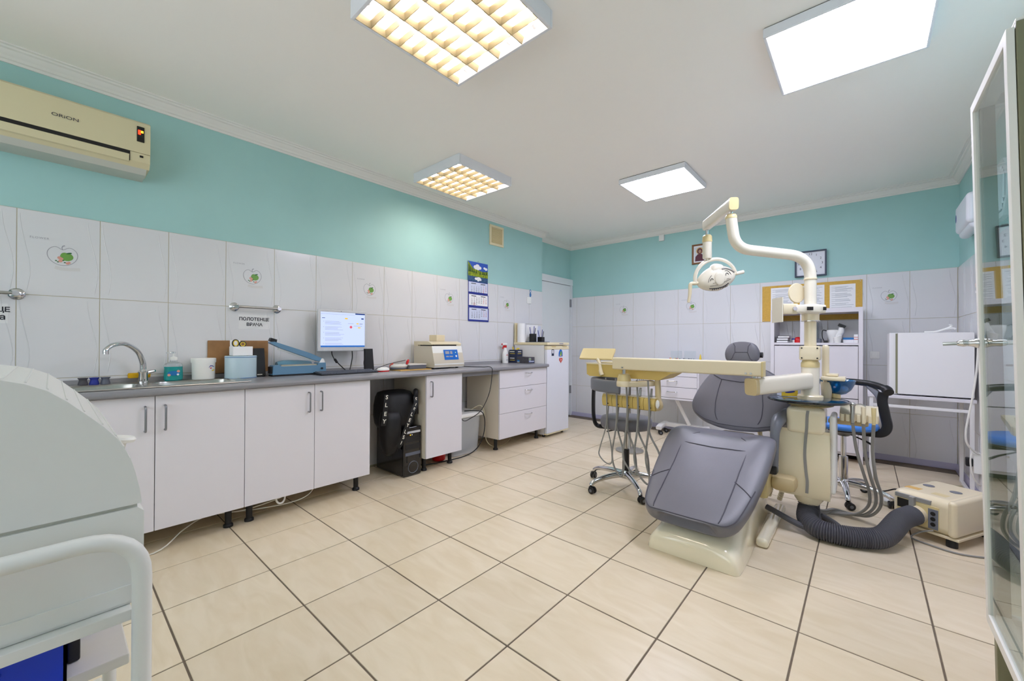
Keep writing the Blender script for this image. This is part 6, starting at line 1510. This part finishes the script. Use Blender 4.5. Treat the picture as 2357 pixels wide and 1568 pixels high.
# ================================================================ GLASS CABINET AT THE RIGHT EDGE
def glass_cabinet():
    # local frame: origin at base of the far front corner; +y away along wall, x into wall
    X0, Y0, Y1 = .326, 1.595, 2.055; lean = math.radians(-1.2)
    t = thing('glass_cabinet', 'white framed glass medical cabinet with chrome lever handle', 'cabinet', (X0, Y1, 0), local=True, rot=(0, lean, 0))
    D = .285; L = Y1-Y0; H = 1.935; zb = .225
    def bx(name, m, x0, x1, y0, y1, z0, z1, bev=.002): return MB().box(x0, x1, y0, y1, z0, z1, bev).build(name, m, t)
    p = .034
    for (x, y) in ((0, -p), (0, -L), (D-p, -p), (D-p, -L)): MB('frame_shade_olive').box(x, x+p, y, y+p, 0, H, .003).build('post', None, t)  # white posts, coloured olive to carry their shade
    for y in (-p*1.0, -L): bx('top_rail', 'cab_white', p, D-p, y, y+p, H-p, H)
    for x in (0, D-p): bx('top_rail', 'cab_white', x, x+p, -L+p, -p, H-p, H)
    for x in (0, D-p): bx('bottom_rail', 'cab_white', x, x+p, -L+p, -p, zb-.02, zb+.02)
    for y in (-p, -L): bx('bottom_rail', 'cab_white', p, D-p, y, y+p, zb-.02, zb+.02)
    bx('bottom_panel', 'cab_white', p*.5, D-p*.5, -L+p*.5, -p*.5, zb-.015, zb)
    bx('top_panel', 'cab_white', 0, D, -L, 0, H, H+.008)
    # door frame on the room side
    d = MB('cab_white').box(-.016, -.001, -.030, -.002, zb-.02, H-.01, .002).box(-.016, -.001, -L+.002, -L+.030, zb-.02, H-.01, .002).box(-.016, -.001, -L+.03, -.03, H-.04, H-.01, .002).box(-.016, -.001, -L+.03, -.03, zb-.02, zb+.012, .002)
    dr = d.build('door', 'cab_white', t)
    MB().box(-.010, -.006, -L+.028, -.028, zb+.010, H-.038).build('glass_pane', 'clear_glass', dr)
    for y in (-.019, -L+.015): MB().box(p, D-p, y, y+.004, zb+.02, H-p).build('side_glass', 'clear_glass', t)
    for k, z in enumerate((.60, 1.05, 1.50)):
        MB().box(.036, .050, -p-.016, -p, z, z+.006).build('shelf_peg', 'frame_shade_olive', t)
    h = MB().lathe([(.016, 0), (.016, .006), (.012, .012), (.010, .026), (.012, .034), (.009, .046), (.006, .050)], (-.016, -.017, 1.125), 20, M=Matrix.Rotation(-PI/2, 4, 'Y').to_3x3()).build('lock_body', 'chrome', dr)
    MB().tube([(-.045, -.017, 1.125), (-.075, -.017, 1.124), (-.098, -.015, 1.123)], 1, 10, sq=(.003, .006)).build('lever', 'steel', dr)
glass_cabinet()

# ================================================================ FOREGROUND TROLLEY WITH ROLL-TOP CHAMBER
def trolley():
    t = thing('instrument_trolley', 'white tubular trolley with shelves in the left foreground', 'trolley', (-1.14, -.17, 0))
    r = .0125
    for x in (-.882, -1.40):
        P = fillet([(x, -.47, .06), (x, -.47, .812), (x, .100, .812), (x, .100, .06)], .075, 8)
        MB().tube(P, r, 16).build('side_frame', 'trolley_white', t)
    for y in (.100, -.47): MB().cyl((-.882, y, .15), (-1.40, y, .15), .010, n=12).build('cross_tube', 'trolley_white', t)
    for x in (-.882, -1.40):
        for y in (.100, -.47): caster(t, x, y, 1.0, .027)
    MB().box(-1.395, -1.005, -.46, .098, .533, .553, .003).build('shelf', 'shelf_worn', t)
    MB().box(-1.385, -.90, -.46, .090, .664, .682, .002).build('top_shelf', 'trolley_white', t)
    MB().cyl((-1.39, .09, .525), (-1.39, -.46, .525), .010, n=10).build('shelf_support', 'trolley_white', t)
    MB().cyl((-.885, -.455, .525), (-1.40, -.455, .525), .010, n=10).build('cross_tube', 'trolley_white', t)
    MB().box(-1.37, -.90, -.455, .085, .302, .318, .003).build('shelf', 'shelf_worn', t)
trolley()
def chamber():
    t = thing('sterile_chamber', 'white roll-top sterile instrument chamber on the foreground trolley', 'sterile chamber', (-1.15, -.17, .683))
    x0, x1 = -1.385, -.92; yb = -.45
    # lower box
    pr = [(yb, .683), (.095, .683), (.106, .70), (.106, .832), (.098, .840), (yb, .840)]
    MB().prism(pr, 'X', x0, x1).build('base', 'trolley_white', t)
    MB().prism([(yb, .688), (.094, .688), (.094, .715), (yb, .715)], 'X', x1, x1+.003).build('lower_lip', 'trolley_white', t)
    MB().prism([(yb, .838), (.098, .838), (.098, .848), (yb, .848)], 'X', x0+.006, x1-.006).build('shadow_gap', 'ac_under', t)
    cv = [(.103, .846), (.101, .868), (.096, .893), (.091, .916), (.083, .938), (.073, .959), (.057, .981), (.036, 1.005), (.017, 1.026), (-.003, 1.044), (-.025, 1.056), (-.047, 1.063), (-.10, 1.072), (-.165, 1.075), (-.23, 1.072), (-.30, 1.052), (-.36, 1.015), (-.41, .955), (yb+.01, .90), (yb, .846)]
    MB().prism(cv, 'X', x0, x1).build('lid', 'trolley_white', t, 25)
    [MB().tube([(x0+.01, cv[i_][0], cv[i_][1]), (x1-.03, cv[i_][0], cv[i_][1])], .0016, 6).build('cover_rib', 'trolley_white', t) for i_ in range(3, 12)]
    kn = MB().lathe([(.012, 0), (.012, .018), (.026, .022), (.030, .030), (.026, .036), (.001, .038)], (0, 0, 0), 24); kn.xf(face_M((-1.21, .098, .884), (0, .18, 1), (0, 1, 0)) @ Matrix.Scale(.8, 4)); kn.build('knob', 'white_plastic', t)
chamber()
def blue_bin():
    x0, x1, y0, y1, z0, z1 = -1.30, -.955, -.40, .020, .554, .66
    t = thing('blue_bin', 'bright blue ribbed plastic bin on the trolley shelf', 'bin', ((x0+x1)/2, (y0+y1)/2, z0))
    b = MB(); w = .004
    b.box(x0, x1, y0, y1, z0, z0+w).box(x0, x0+w, y0, y1, z0, z1).box(x1-w, x1, y0, y1, z0, z1).box(x0, x1, y0, y0+w, z0, z1).box(x0, x1, y1-w, y1, z0, z1); b.build('tub', 'bin_blue', t)
    MB().tube(fillet([(x0, y0, z1), (x1, y0, z1), (x1, y1, z1), (x0, y1, z1)], .02), .005, 8).build('rim', 'bin_blue', t)
    for k in range(5):
        z = z0+.015+k*.018; MB().box(x1-.001, x1+.004, y0+.05, y1-.065, z, z+.008, .003).build('rib', 'bin_blue', t)
    return t
blue_bin()
tag(MB().lathe([(.03, 0), (.06, .01), (.085, .045), (.09, .06), (.086, .06), (.055, .014), (.001, .008)], (-1.12, .0, .319), 26).build('steel_bowl', 'chrome'), 'chrome bowl on the lowest trolley shelf', 'bowl')
tag(MB('black_plastic').box(-1.11, -1.045, .022, .038, .554, .60, .003).use('steel').box(-1.105, -1.05, .026, .032, .60, .645, .001).build('clip_tool', None), 'dark metal clip tool standing beside the blue bin', 'tool')
